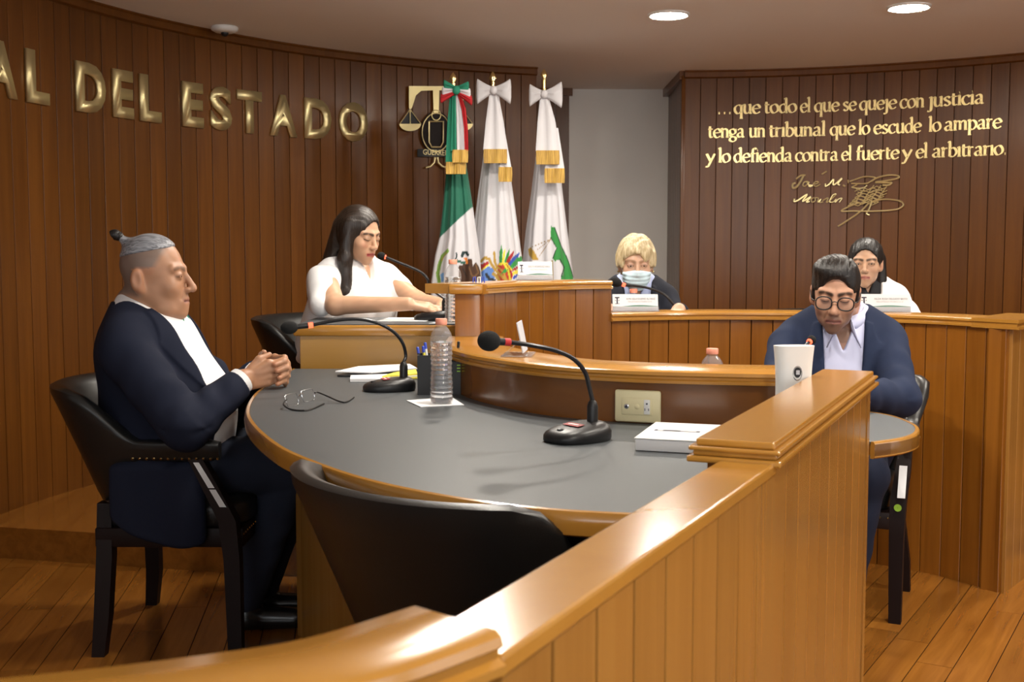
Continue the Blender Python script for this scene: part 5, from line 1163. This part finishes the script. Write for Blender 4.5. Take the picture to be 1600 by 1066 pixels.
def jacket(name, parent, T, tp, arms, r, h, mat, openf, lapf=None, zlo=0.0, extra=None, off=0.017, label=None, neck=0.080, ncy=0.0, y0f=None):
    def f(P):
        q = T.L(P); td = torso_sdf(q, tp)*T.k; d = td - off
        w = openf(q[:, 2]); ax = np.abs(q[:, 0])
        y0 = 0.02 if y0f is None else y0f(q[:, 2]); opening = np.maximum(ax - w, -(q[:, 1] - y0))*T.k
        neckhole = np.maximum(np.hypot(q[:, 0], q[:, 1] + 0.012 - ncy) - (neck + np.clip(q[:, 2] - 0.57, 0, 1)*0.3), 0.530 - q[:, 2])*T.k
        d = smax(smax(d, -opening, 0.012), -neckhole, 0.01)
        if lapf is not None:
            lw = lapf(q[:, 2]); lap = smax(np.maximum.reduce([td - off - 0.007, (ax - w - lw)*T.k, (y0 - 0.02 - q[:, 1])*T.k]), (w - ax)*T.k, 0.012); d = np.where(lw > 0.001, np.minimum(d, lap), d)
        d = np.maximum(d, (zlo - q[:, 2])*T.k)
        for a in arms: d = smin(d, sleeve_sdf(P, a, r), 0.028)
        for a in arms:                                                       # cuffs end cleanly short of the wrist
            e, w_ = np.array(a[1], f32), np.array(a[2], f32); ax_ = (w_ - e)/np.linalg.norm(w_ - e)
            near_ = np.linalg.norm(P - w_, axis=1) < 0.10
            d = np.where(near_, np.maximum(d, (P - w_) @ ax_ + 0.018), d)
        if extra is not None: d = extra(P, q, d)
        return d
    pts = [T.W((a, b, c)) for a in (-.27, .27) for b in (-.24, .30) for c in (zlo - .05, .68)] + [np.array(v) for a in arms for v in a]
    lo, hi = box_of(pts, 0.10)
    return sdf_obj(name, f, lo, hi, h, mat, parent, None, 2, label)
def shirt(name, parent, T, tp, h, mat, off=0.008, zlo=0.0, vneck=0.50):
    def f(P):
        q = T.L(P); d = torso_sdf(q, tp)*T.k - off; x, y, z = q[:, 0], q[:, 1], q[:, 2]
        d = np.maximum(d, (zlo - z)*T.k)
        rr = np.hypot(x, y + 0.012); hole = np.maximum(rr - 0.060, 0.50 - z)*T.k; d = smax(d, -hole, 0.006)
        v = np.maximum(np.abs(x) - np.clip((z - vneck)*0.42, 0, 0.06), -(y - 0.0))*T.k; d = np.maximum(d, -v)
        return d
    pts = [T.W((a, b, c)) for a in (-.27, .27) for b in (-.22, .28) for c in (zlo - .02, .68)]; lo, hi = box_of(pts, 0.02)
    return sdf_obj(name, f, lo, hi, h, mat, parent, None, 1)
def collar(parent, T, mat, r=0.070, zb=0.582, tip=(0.050, 0.108, 0.498), gap=0.016, name='shirt_collar', spread=0.088, cy=0.0, drop=0.036, pw=1.5):
    # folded shirt collar: a stand round the neck that falls to two points in front
    for s in (-1, 1):
        cols = []
        for k in range(15):
            u = k/14; ph = math.pi*(1 - u) + 0.30*u
            top = np.array((s*r*math.sin(ph), r*math.cos(ph) - 0.012 + cy, zb + 0.030 - drop*u**pw)); low = np.array((s*spread*math.sin(ph), spread*math.cos(ph) - 0.012 + cy, zb - 0.010 - (drop + 0.002)*u**pw))
            cols.append((top, low))
        cols.append((np.array((s*gap, r*0.95 + cy, zb + 0.022 - drop)), np.array((s*tip[0], tip[1], tip[2]))))
        o = np.array(parent.location); V = [Vector(T.W(p) - o) for c in cols for p in (c[0], (c[0] + c[1])/2 + np.array((0, 0.004, 0.0)), c[1])]
        m = MB().add(V, [(3*i + j, 3*i + 3 + j, 3*i + 4 + j, 3*i + 1 + j) for i in range(len(cols) - 1) for j in (0, 1)])
        ob = obj(name, m, mat, parent, ang=70); md = ob.modifiers.new('thickness', 'SOLIDIFY'); md.thickness = 0.004; md.offset = 0
def hair_obj(parent, H, fn, h, mat, lo=(-.13, -.15, -.45), hi=(.13, .17, .17), name='hair'):
    c = np.array([H.W((a, b, d)) for a in (lo[0], hi[0]) for b in (lo[1], hi[1]) for d in (lo[2], hi[2])])
    return sdf_obj(name, lambda P: fn(H.L(P))*H.k, c.min(0), c.max(0), h, mat, parent, None, 1)
def trousers(parent, legs, r, h, mat, hip):
    def f(P):
        d = s_ell(P, hip[0], hip[1])
        for (a, k, an) in legs: d = smin(d, smin(sleeve_sdf(P, (a, k, an), r, 0.005), s_cap(P, a, k, r[0], r[1]), 0.02), 0.04)
        return d
    pts = [np.array(v) for l in legs for v in l] + [np.array(hip[0]) - np.array(hip[1]), np.array(hip[0]) + np.array(hip[1])]; lo, hi = box_of(pts, 0.13)
    return sdf_obj('trousers', f, lo, hi, h, mat, parent, None, 1)
def shoe(parent, ankle, toe, h=0.006):
    a = np.array(ankle, float); t_ = np.array(toe, float)
    f = lambda P: np.maximum(smin(s_cap(P, a, (a[0], a[1], 0.05), 0.04, 0.042), s_cap(P, (a[0], a[1], 0.04), t_, 0.042, 0.034), 0.03), 0.004 - P[:, 2])
    lo, hi = box_of([a, t_, (a[0], a[1], 0)], 0.07); sdf_obj('shoe', f, lo, hi, h, 'shoe', parent)
# ================================================================== the man with the grey topknot
hair_mat('grey_hair', (0.10, 0.105, 0.12), (0.42, 0.43, 0.47), (14, 170, 170), 0.34)
hair_mat('black_hair', (0.006, 0.005, 0.005), (0.020, 0.016, 0.014), (260, 40, 120), 0.42)
hair_mat('brown_hair', (0.010, 0.006, 0.004), (0.034, 0.021, 0.014), (300, 300, 5), 0.32)
hair_mat('blonde_hair', (0.40, 0.30, 0.15), (0.74, 0.62, 0.40), (150, 150, 12), 0.45)
H1 = Frame((-1.104, 3.58, 1.136), (1, 0.03), 2, 0, (1.06, 0.985, 1.06))
T1 = Frame((-1.085, 3.612, 0.470), (1, -0.02), 7, 0, (0.97, 0.97, 1.02))
hp1 = dict(age=1.0, low=0.004, jaw=0.98, jowl=0.80, nose=1.02, ear_y=-0.034, neck=0.066, eye=0.75, brow=(0.05, 0.035, 0.03), browk=0.6, lash=0.5, shave=(0.13, 0.12, 0.115), gaze=(0, 1, -0.05), lipcol=(0.30, 0.12, 0.09))
tp1 = dict(dep=1.32, belly=0.05, sh=0.178, hip=0.20, waist=0.19, chest=0.19)
arR = [(-1.150, 3.420, 0.925), (-0.955, 3.335, 0.712), (-0.822, 3.497, 0.834)]
arL = [(-1.150, 3.810, 0.925), (-0.965, 3.945, 0.712), (-0.812, 3.655, 0.836)]
hR, hL = [], []
for i, z in enumerate((0.900, 0.880, 0.859, 0.840)):
    o = 0.006*abs(i - 1.2)
    k = np.array((-0.742 - o, 3.530, z)); hR.append((np.array((-0.806, 3.508, 0.866 - 0.011*i)), k, 0.0150, 0.0128))
    p = [k, k + (0.034, 0.020, 0.004), k + (0.046, 0.048, -0.004), k + (0.040, 0.070, -0.014)]
    for a, b, r in zip(p, p[1:], (0.0098, 0.0092, 0.0085)): hR.append((a, b, r, r - 0.0008))
    z2 = z + 0.010; k = np.array((-0.740 - o, 3.612, z2)); hL.append((np.array((-0.800, 3.640, 0.872 - 0.011*i)), k, 0.0150, 0.0128))
    p = [k, k + (0.036, -0.026, 0.002), k + (0.044, -0.068, -0.006), k + (0.020 + 0.010*(i > 1), -0.092, -0.014)]
    for a, b, r in zip(p, p[1:], (0.0098, 0.0092, 0.0085)): hL.append((a, b, r, r - 0.0008))
hR += [(np.array((-0.800, 3.515, 0.885)), np.array((-0.778, 3.530, 0.912)), 0.0135, 0.0115), (np.array((-0.778, 3.530, 0.912)), np.array((-0.752, 3.556, 0.924)), 0.0112, 0.0088)]
hL += [(np.array((-0.798, 3.630, 0.890)), np.array((-0.785, 3.605, 0.918)), 0.0135, 0.0115), (np.array((-0.785, 3.605, 0.918)), np.array((-0.772, 3.572, 0.930)), 0.0112, 0.0090)]
dz_ = np.array((0, 0, -0.019)); hR = [(a + dz_, b + dz_, r1, r2) for a, b, r1, r2 in hR]; hL = [(a + dz_, b + dz_, r1, r2) for a, b, r1, r2 in hL]
p1 = build_person('seated man in navy jacket with grey topknot and clasped hands, in profile', (-1.05, 3.65, 0), H1, T1, hp1, tp1, [arR, arL], (0.058, 0.046, 0.032), [hR, hL], (0.41, 0.21, 0.12), 0.0031)
shirt('shirt', p1, T1, tp1, 0.0055, 'white_cloth', 0.010, 0.02, 0.505)
collar(p1, T1, 'white_cloth', 0.082, 0.600, (0.050, 0.150, 0.440), 0.020, spread=0.108, cy=0.040, drop=0.085, pw=1.15)
def ex1(P, q, d):
    tail = s_box(P, (-1.06, 3.402, 0.455), (0.142, 0.013, 0.130), 0.013) + 0.010*np.sin(P[:, 0]*34) - 0.004
    tail = smax(tail, (0.335 + 2.2*(P[:, 0] + 1.00)**2) - P[:, 2], 0.02)
    d = smin(d, tail, 0.02)
    d -= 0.004*np.sin(q[:, 2]*30 + q[:, 0]*14 + 2*np.sin(q[:, 1]*16))*np.clip(1 - np.abs(q[:, 2] - 0.25)/0.25, 0, 1)
    return d
jacket('jacket', p1, T1, tp1, [arR, arL], (0.080, 0.068, 0.046), 0.0042, 'navy_cloth', lambda z: np.interp(z, (0, 0.1, 0.3, 0.5, 0.58, 0.66), (0.11, 0.115, 0.110, 0.112, 0.112, 0.10)).astype(f32), lambda z: np.interp(z, (0.22, 0.28, 0.46, 0.56, 0.57), (0.0, 0.012, 0.065, 0.03, 0.0)).astype(f32), -0.02, ex1, neck=0.098, ncy=0.03, y0f=lambda z: np.interp(z, (0.30, 0.45, 0.54, 0.60, 0.66), (0.02, 0.015, -0.015, -0.06, -0.11)).astype(f32))
def cuff(par, a, r, mat, ext=0.016):
    e, w = Vector(a[1]), Vector(a[2]); d = (w - e).normalized(); o = Vector(par.location)
    obj('shirt_cuff', MB().tube([w - d*0.05 - o, w - d*0.002 - o, w + d*(ext - 0.016) - o], [r, r, r*0.96], 18), mat, par)
cuff(p1, arR, 0.0415, 'white_cloth', 0.012); cuff(p1, arL, 0.0415, 'white_cloth', 0.012)
for s_ in (-1, 1):                                         # green lining at the open shirt collar
    w = [Vector(T1.W(v) - np.array(p1.location)) for v in ((s_*0.026, 0.122, 0.530), (s_*0.034, 0.130, 0.505), (s_*0.043, 0.142, 0.475), (s_*0.049, 0.150, 0.450))]
    obj('collar_lining', MB().tube(spline(w, 4), 0.0085, 8), 'green_cloth', p1)
trousers(p1, [((-1.06, 3.53, 0.555), (-0.715, 3.645, 0.545), (-0.86, 3.66, 0.10)), ((-1.06, 3.74, 0.555), (-0.70, 3.79, 0.545), (-0.84, 3.80, 0.10))], (0.098, 0.078, 0.055), 0.007, 'denim', ((-1.09, 3.635, 0.56), (0.16, 0.19, 0.10)))
shoe(p1, (-0.86, 3.66, 0.10), (-0.70, 3.66, 0.038)); shoe(p1, (-0.84, 3.80, 0.10), (-0.68, 3.81, 0.038))
def hair1(q):
    d = s_ell(q, (0, -0.014, 0.047), (0.0765, 0.0985, 0.0895)); d = smax(d, (0.083 + 0.16*q[:, 1]) - q[:, 2], 0.01); d = smax(d, q[:, 1] - 0.066 + 0.25*np.abs(q[:, 0]), 0.008)
    d = smin(d, s_cap(q, (0, -0.070, 0.100), (0, -0.098, 0.122), 0.020, 0.012), 0.02); return d
hr1 = hair_obj(p1, H1, hair1, 0.003, 'grey_hair', (-.1, -.14, .03), (.1, .1, .16))
bn = [Vector(H1.W(v)) - Vector(p1.location) for v in ((0, -0.100, 0.124), (0, -0.108, 0.130), (0, -0.122, 0.136), (0, -0.132, 0.132))]
obj('topknot', MB().tube(spline(bn, 4), [0.012]*3 + [0.015]*3 + [0.017]*3 + [0.016]*2 + [0.012, 0.006], 12), 'black_hair', hr1)

# ================================================================== the woman in white behind the yellow desk
H2 = Frame((-0.640, 4.85, 1.287), (0.80, -0.60), -14, 0, (0.92, 0.92, 0.94))
T2 = Frame((-0.69, 4.94, 0.640), (0.76, -0.65), -3, 0, (0.96, 0.96, 0.97))
hp2 = dict(jaw=0.92, nose=0.97, neck=0.044, eye=0.3, lips=1.12, lipcol=(0.36, 0.03, 0.045), brow=(0.02, 0.012, 0.01), browk=0.9, lash=0.95, blush=(0.55, 0.20, 0.14), shadow=(0.12, 0.06, 0.04))
tp2 = dict(sh=0.150, hip=0.17, waist=0.13, chest=0.145, bust=0.9)
a2R = [(-0.765, 4.742, 1.112), (-0.700, 4.565, 1.012), (-0.405, 4.505, 1.020)]
a2L = [(-0.545, 4.980, 1.112), (-0.395, 4.86, 1.015), (-0.275, 4.62, 1.010)]
p2 = build_person('woman in a white cape top with long dark hair, reading at the yellow desk', (-0.69, 4.94, DZ), H2, T2, hp2, tp2, [a2R, a2L], (0.045, 0.039, 0.027),
    [hand_caps((-0.405, 4.505, 1.020), (1, 0.02, -0.16), (0.1, -0.35, 1), -1, (14, 18, 14), 0.95), hand_caps((-0.275, 4.62, 1.010), (0.25, -1, -0.12), (0, 0, 1), 1, (14, 18, 14), 0.95)], (0.58, 0.34, 0.215), 0.0034)
def cape(P):
    q = T2.L(P); d = torso_sdf(q, tp2)*T2.k - 0.016
    for sx, arm in ((1, a2R), (-1, a2L)):
        s = np.array(arm[0]); b = T2.W((sx*0.215, -0.045, 0.16)); d = smin(d, s_cap(P, s + (0, 0, -0.005), b, 0.054, 0.066), 0.03)
        e = np.array(arm[1]); bk = T2.W((sx*0.03, -0.09, 0)) - T2.W((0, 0, 0)); d = smin(d, s_cap(P, s, s + (e - s)*0.5 + bk*0.3, 0.052, 0.056), 0.03); d = smin(d, s_cap(P, s + bk*0.3, e + bk*0.75 + (0, 0, 0.0), 0.052, 0.048), 0.03)
    hole = np.maximum(np.hypot(q[:, 0], q[:, 1] + 0.012) - 0.060, 0.53 - q[:, 2])*T2.k; d = smax(d, -hole, 0.006)
    v = np.maximum(np.abs(q[:, 0]) - np.clip((q[:, 2] - 0.465)*0.40, 0, 0.06), -q[:, 1])*T2.k; d = np.maximum(d, -v)
    for arm in (a2R, a2L):                                  # slit where the arm comes out
        s, e = np.array(arm[0]), np.array(arm[1]); m = s + (e - s)*0.62; d = smax(d, -s_cap(P, m + (e - s)*0.1 - (T2.W((0, -0.03, 0)) - T2.W((0, 0, 0))), e + (e - s)*0.5 - (T2.W((0, -0.05, 0)) - T2.W((0, 0, 0))) + (0, 0, -0.05), 0.050, 0.085), 0.012)
    d -= 0.003*np.sin(q[:, 0]*60 + q[:, 2]*20)
    return np.maximum(d, 0.66 - P[:, 2])
sdf_obj('cape_top', cape, (-1.05, 4.5, 0.64), (-0.35, 5.25, 1.30), 0.0052, 'white_cloth', p2)
trousers(p2, [((-0.72, 4.90, 0.68), (-0.42, 4.72, 0.66), (-0.40, 4.74, 0.20)), ((-0.62, 5.02, 0.68), (-0.33, 4.88, 0.66), (-0.31, 4.90, 0.20))], (0.085, 0.062, 0.045), 0.009, 'black_cloth', ((-0.69, 4.95, 0.69), (0.15, 0.15, 0.09)))
def hair2(q):
    m = mx(q); d = s_ell(q, (0, -0.020, 0.046), (0.086, 0.108, 0.094))
    for (a, b, r1, r2) in (((0.055, -0.06, 0.03), (0.060, -0.105, -0.20), 0.045, 0.040), ((0.02, -0.08, 0.02), (0.02, -0.12, -0.24), 0.045, 0.040)): d = smin(d, s_cap(m, a, b, r1, r2), 0.03)
    d = smin(d, s_cap(q, (0.070, -0.01, 0.055), (0.083, 0.015, -0.10), 0.030, 0.032), 0.03)
    d = smin(d, s_cap(q, (0.083, 0.015, -0.10), (0.085, 0.060, -0.24), 0.032, 0.026), 0.02); d = smin(d, s_cap(q, (0.085, 0.060, -0.24), (0.062, 0.150, -0.36), 0.024, 0.010), 0.02)
    d = smin(d, s_cap(q, (-0.070, -0.02, 0.04), (-0.080, -0.02, -0.12), 0.024, 0.026), 0.03)
    face = s_ell(q, (-0.010, 0.090, -0.024), (0.070, 0.092, 0.110)); d = smax(d, -face, 0.010)
    return d - 0.0012*np.sin(q[:, 0]*400 + q[:, 1]*300)
hair_obj(p2, H2, hair2, 0.0036, 'brown_hair', (-.14, -.18, -.37), (.14, .18, .16))

# ================================================================== the blonde woman with the mask
H3 = Frame((0.533, 4.97, 1.168), (-0.02, -1), -8, 0, (0.90, 0.90, 0.90))
T3 = Frame((0.545, 5.13, 0.565), (0, -1), -7, 0, (0.93, 0.93, 0.93))
hp3 = dict(jaw=1.0, neck=0.045, eye=0.7, brow=(0.22, 0.13, 0.07), browk=0.6, lash=0.8, blush=(0.6, 0.3, 0.24), shadow=(0.35, 0.2, 0.15), gaze=(0, 1, -0.15))
tp3 = dict(sh=0.142, hip=0.17, waist=0.14, chest=0.145, bust=0.8)
a3L = [(0.668, 5.06, 1.010), (0.735, 4.95, 0.90), (0.690, 4.76, 0.985)]; a3R = [(0.420, 5.06, 1.010), (0.34, 4.94, 0.90), (0.400, 4.77, 0.985)]
p3 = build_person('blonde woman in a blue surgical mask and dark jacket behind the bench', (0.545, 5.13, DZ), H3, T3, hp3, tp3, [a3R, a3L], (0.046, 0.040, 0.028),
    [hand_caps(a3R[2], (0.45, -1, -0.35), (0, 0, 1), 1, (10, 14, 10), 0.9), hand_caps(a3L[2], (-0.6, -1, -0.35), (0, 0, 1), -1, (10, 14, 10), 0.9)], (0.55, 0.33, 0.22), 0.0036)
shirt('blouse', p3, T3, tp3, 0.0055, 'lightblue_cloth', 0.008, 0.05, 0.50)
collar(p3, T3, 'lightblue_cloth', 0.062, 0.572, (0.062, 0.105, 0.480), 0.024, spread=0.084)
jacket('jacket', p3, T3, tp3, [a3R, a3L], (0.060, 0.052, 0.040), 0.0062, 'dark_cloth', lambda z: np.interp(z, (0, 0.25, 0.5, 0.58, 0.66), (0.01, 0.012, 0.055, 0.068, 0.065)).astype(f32), lambda z: np.interp(z, (0.24, 0.28, 0.46, 0.56, 0.57), (0.0, 0.012, 0.05, 0.02, 0.0)).astype(f32), 0.02)
trousers(p3, [((0.48, 5.10, 0.62), (0.46, 4.78, 0.60), (0.46, 4.85, 0.18)), ((0.62, 5.10, 0.62), (0.64, 4.80, 0.60), (0.64, 4.87, 0.18))], (0.085, 0.06, 0.045), 0.010, 'dark_cloth', ((0.545, 5.13, 0.65), (0.16, 0.14, 0.09)))
def hair3(q):
    m = mx(q); d = s_ell(q, (0, -0.012, 0.052), (0.090, 0.110, 0.097))
    d = smin(d, s_ell(m, (0.071, 0.006, 0.014), (0.022, 0.046, 0.052)), 0.02); d = smin(d, s_ell(q, (0, -0.065, -0.02), (0.075, 0.045, 0.075)), 0.03)
    face = s_ell(q, (0.014, 0.105, -0.045), (0.068, 0.082, 0.112)); d = smax(d, -face, 0.012); d = smax(d, (-0.012 - 0.055*np.clip((-0.02 - q[:, 1])/0.03, 0, 1)) - q[:, 2], 0.012)
    return d - 0.003*np.sin(q[:, 0]*120 + 50*q[:, 2] + 3*np.sin(q[:, 1]*60)) - 0.002*np.sin(q[:, 1]*150 + q[:, 2]*60)
hair_obj(p3, H3, hair3, 0.0036, 'blonde_hair', (-.13, -.15, -.12), (.13, .13, .17))
def mask3(q):
    d = head_sdf(q, dict(hp3, eye=0.1)) - 0.008; d = smin(d, s_ell(q, (0, 0.080, -0.055), (0.050, 0.042, 0.048)), 0.02)
    top = q[:, 2] - (-0.012 - 1.6*np.abs(q[:, 0])*0.10); d = np.maximum.reduce([d, top, -0.110 - q[:, 2], np.abs(q[:, 0]) - 0.066, 0.030 - q[:, 1]])
    return d - 0.0012*np.sin(q[:, 2]*330)
msk = hair_obj(p3, H3, mask3, 0.0032, 'mask_cloth', (-.09, .0, -.13), (.09, .15, .02), 'face_mask')
for s_ in (-1, 1):
    w = [Vector(H3.W(v)) - Vector(p3.location) for v in ((s_*0.064, 0.040, -0.025), (s_*0.076, 0.01, 0.0), (s_*0.080, -0.02, 0.02), (s_*0.078, -0.02, -0.02), (s_*0.064, 0.035, -0.085))]
    obj('ear_loop', MB().tube(spline(w, 4), 0.0013, 6), 'white_cloth', msk); er = Vector(H3.W((s_*0.083, 0.0, -0.032))) - Vector(p3.location); obj('earring', MB().sphere(er, 0.005, 8, 6), 'brass', p3)

# ================================================================== the man in glasses
H4 = Frame((1.066, 3.80, 1.078), (-0.28, -0.96), -13, -3, (0.965, 0.97, 0.98))
T4 = Frame((1.135, 3.985, 0.460), (-0.20, -0.98), -9, 0, (0.97, 0.97, 0.97))
hp4 = dict(age=0.6, low=0.003, jaw=0.94, nose=1.0, neck=0.058, eye=0.32, brow=(0.012, 0.009, 0.008), browk=0.9, lash=0.8, stubble=(0.06, 0.045, 0.04), lips=1.1, lipcol=(0.34, 0.13, 0.11))
tp4 = dict(dep=1.1, belly=0.02, sh=0.160, hip=0.18, waist=0.165, chest=0.17)
a4L = [(1.262, 3.850, 0.905), (1.235, 3.640, 0.760), (1.030, 3.435, 0.800)]; a4R = [(0.935, 3.910, 0.905), (0.860, 3.700, 0.760), (0.925, 3.435, 0.800)]
p4 = build_person('man in blue blazer and round glasses looking down at the round table', (1.135, 3.985, 0), H4, T4, hp4, tp4, [a4R, a4L], (0.054, 0.044, 0.031),
    [hand_caps(a4R[2], (0.25, -1, -0.22), (0.1, 0, 1), 1, (14, 20, 14), 1.0), hand_caps(a4L[2], (-0.55, -0.9, -0.22), (-0.1, 0, 1), -1, (14, 20, 14), 1.0)], (0.46, 0.245, 0.155), 0.0032)
shirt('shirt', p4, T4, tp4, 0.005, 'lilac_cloth', 0.009, 0.02, 0.470)
collar(p4, T4, 'lilac_cloth', 0.072, 0.590, (0.056, 0.135, 0.488), 0.026, spread=0.092, cy=0.02)
jacket('jacket', p4, T4, tp4, [a4R, a4L], (0.064, 0.057, 0.043), 0.0042, 'blue_cloth', lambda z: np.interp(z, (0, 0.12, 0.30, 0.5, 0.58, 0.66), (0.07, 0.06, 0.055, 0.066, 0.072, 0.066)).astype(f32), lambda z: np.interp(z, (0.14, 0.2, 0.44, 0.56, 0.57), (0.0, 0.012, 0.065, 0.03, 0.0)).astype(f32), -0.02)
cuff(p4, a4R, 0.039, 'lilac_cloth', 0.012); cuff(p4, a4L, 0.039, 'lilac_cloth', 0.012)
trousers(p4, [((1.20, 3.93, 0.535), (1.115, 3.585, 0.520), (1.03, 3.52, 0.10)), ((1.02, 3.96, 0.545), (0.93, 3.62, 0.540), (0.90, 3.58, 0.10))], (0.085, 0.064, 0.050), 0.007, 'navy_cloth', ((1.13, 3.98, 0.555), (0.19, 0.16, 0.10)))
shoe(p4, (1.03, 3.52, 0.10), (0.99, 3.37, 0.038)); shoe(p4, (0.90, 3.58, 0.10), (0.87, 3.42, 0.038))
def hair4(q):
    m = mx(q); d = s_ell(q, (0, -0.014, 0.050), (0.081, 0.103, 0.088)); d = smin(d, s_ell(q, (0.012, 0.022, 0.100), (0.066, 0.060, 0.033)), 0.03)
    face = s_ell(q, (0, 0.116, -0.016), (0.072, 0.080, 0.108)); d = smax(d, -face, 0.010)
    d = smax(d, (0.018 - 0.9*np.minimum(q[:, 1] + 0.03, 0)*-1.0*0 - 0.065*(q[:, 1] < -0.03)) - q[:, 2], 0.012)
    d = smin(d, s_box(m, (0.0715, 0.010, 0.012), (0.006, 0.011, 0.028), 0.004), 0.008)
    d = d + 0.004*np.exp(-((q[:, 0] + 0.036)/0.004)**2)*(q[:, 2] > 0.09)
    return d - 0.0007*np.sin(q[:, 0]*330 + 3*np.sin(q[:, 1]*40))
hair_obj(p4, H4, hair4, 0.0032, 'black_hair', (-.12, -.15, -.1), (.12, .13, .17))
bg = [Vector(H4.W(v)) - Vector(p4.location) for v in ((-0.0105, 0.1095, 0.006), (0, 0.1125, 0.010), (0.0105, 0.1095, 0.006))]; gl = obj('spectacles', MB().tube(spline(bg, 4), 0.0018, 6), 'black_plastic', p4)
gl['label'] = 'round dark-rimmed spectacles'
for s_ in (-1, 1):
    ring = [Vector(H4.W((s_*0.0355 + 0.0260*math.copysign(abs(math.cos(a))**0.8, math.cos(a)), 0.1090 - 0.10*abs(0.0245*math.cos(a)), 0.002 + 0.0220*math.copysign(abs(math.sin(a))**0.85, math.sin(a))))) - Vector(p4.location) for a in [2*math.pi*i/24 for i in range(25)]]
    obj('rim', MB().tube(ring, 0.0022, 8), 'black_plastic', gl); obj('lens', MB().add(ring[:-1], [tuple(range(24))]), 'glass_lens', gl, smooth=False)
    tm_ = [Vector(H4.W(v)) - Vector(p4.location) for v in ((s_*0.060, 0.106, 0.008), (s_*0.076, 0.085, 0.010), (s_*0.083, 0.0, 0.016), (s_*0.080, -0.03, 0.0))]; obj('temple', MB().tube(spline(tm_, 4), 0.0018, 6), 'black_plastic', gl)

# ================================================================== the dark-haired woman in the white jacket
H5 = Frame((1.578, 5.15, 1.166), (-0.34, -0.94), -2, 0, (0.88, 0.88, 0.87))
T5 = Frame((1.60, 5.24, 0.575), (-0.12, -0.99), -4, 0, (0.90, 0.90, 0.90))
hp5 = dict(age=0.6, jaw=0.92, neck=0.045, eye=0.85, brow=(0.02, 0.014, 0.012), browk=0.85, lash=0.9, lipcol=(0.42, 0.13, 0.11), blush=(0.55, 0.27, 0.18), gaze=(-0.2, 1, 0))
tp5 = dict(sh=0.150, hip=0.17, waist=0.14, chest=0.145, bust=0.8)
a5L = [(1.722, 5.18, 1.015), (1.765, 5.04, 0.90), (1.70, 4.84, 0.885)]; a5R = [(1.470, 5.21, 1.015), (1.39, 5.06, 0.90), (1.45, 4.90, 0.885)]
p5 = build_person('dark-haired woman in a white jacket seated behind the bench, partly hidden', (1.60, 5.24, DZ), H5, T5, hp5, tp5, [a5R, a5L], (0.046, 0.040, 0.028),
    [hand_caps(a5R[2], (0.4, -1, -0.28), (0, 0, 1), 1, (10, 14, 10), 0.9), hand_caps(a5L[2], (-0.6, -1, -0.28), (0, 0, 1), -1, (10, 14, 10), 0.9)], (0.56, 0.33, 0.21), 0.0037)
shirt('top', p5, T5, tp5, 0.0058, 'black_cloth', 0.008, 0.05, 0.52)
jacket('jacket', p5, T5, tp5, [a5R, a5L], (0.060, 0.052, 0.040), 0.0065, 'white_cloth', lambda z: np.interp(z, (0, 0.25, 0.5, 0.58, 0.66), (0.02, 0.03, 0.055, 0.066, 0.064)).astype(f32), lambda z: np.interp(z, (0.24, 0.28, 0.46, 0.56, 0.57), (0.0, 0.012, 0.05, 0.02, 0.0)).astype(f32), 0.02)
trousers(p5, [((1.53, 5.20, 0.62), (1.48, 4.88, 0.60), (1.48, 4.95, 0.18)), ((1.67, 5.20, 0.62), (1.66, 4.88, 0.60), (1.66, 4.95, 0.18))], (0.085, 0.06, 0.045), 0.010, 'dark_cloth', ((1.60, 5.24, 0.65), (0.16, 0.14, 0.09)))
def hair5(q):
    m = mx(q); d = s_ell(q, (0, -0.018, 0.048), (0.086, 0.107, 0.093)); d = smin(d, s_cap(m, (0.060, -0.055, 0.02), (0.078, -0.055, -0.135), 0.034, 0.030), 0.03); d = smin(d, s_cap(m, (0.078, -0.055, -0.135), (0.086, -0.02, -0.175), 0.028, 0.018), 0.02)
    d = smin(d, s_ell(q, (0, -0.08, -0.06), (0.07, 0.04, 0.09)), 0.03)
    face = s_ell(q, (0.0, 0.098, -0.026), (0.071, 0.095, 0.108)); d = smax(d, -face, 0.010)
    return d - 0.0012*np.sin(q[:, 0]*300 + 2*np.sin(q[:, 1]*50))
hair_obj(p5, H5, hair5, 0.0037, 'black_hair', (-.14, -.15, -.21), (.14, .13, .16))
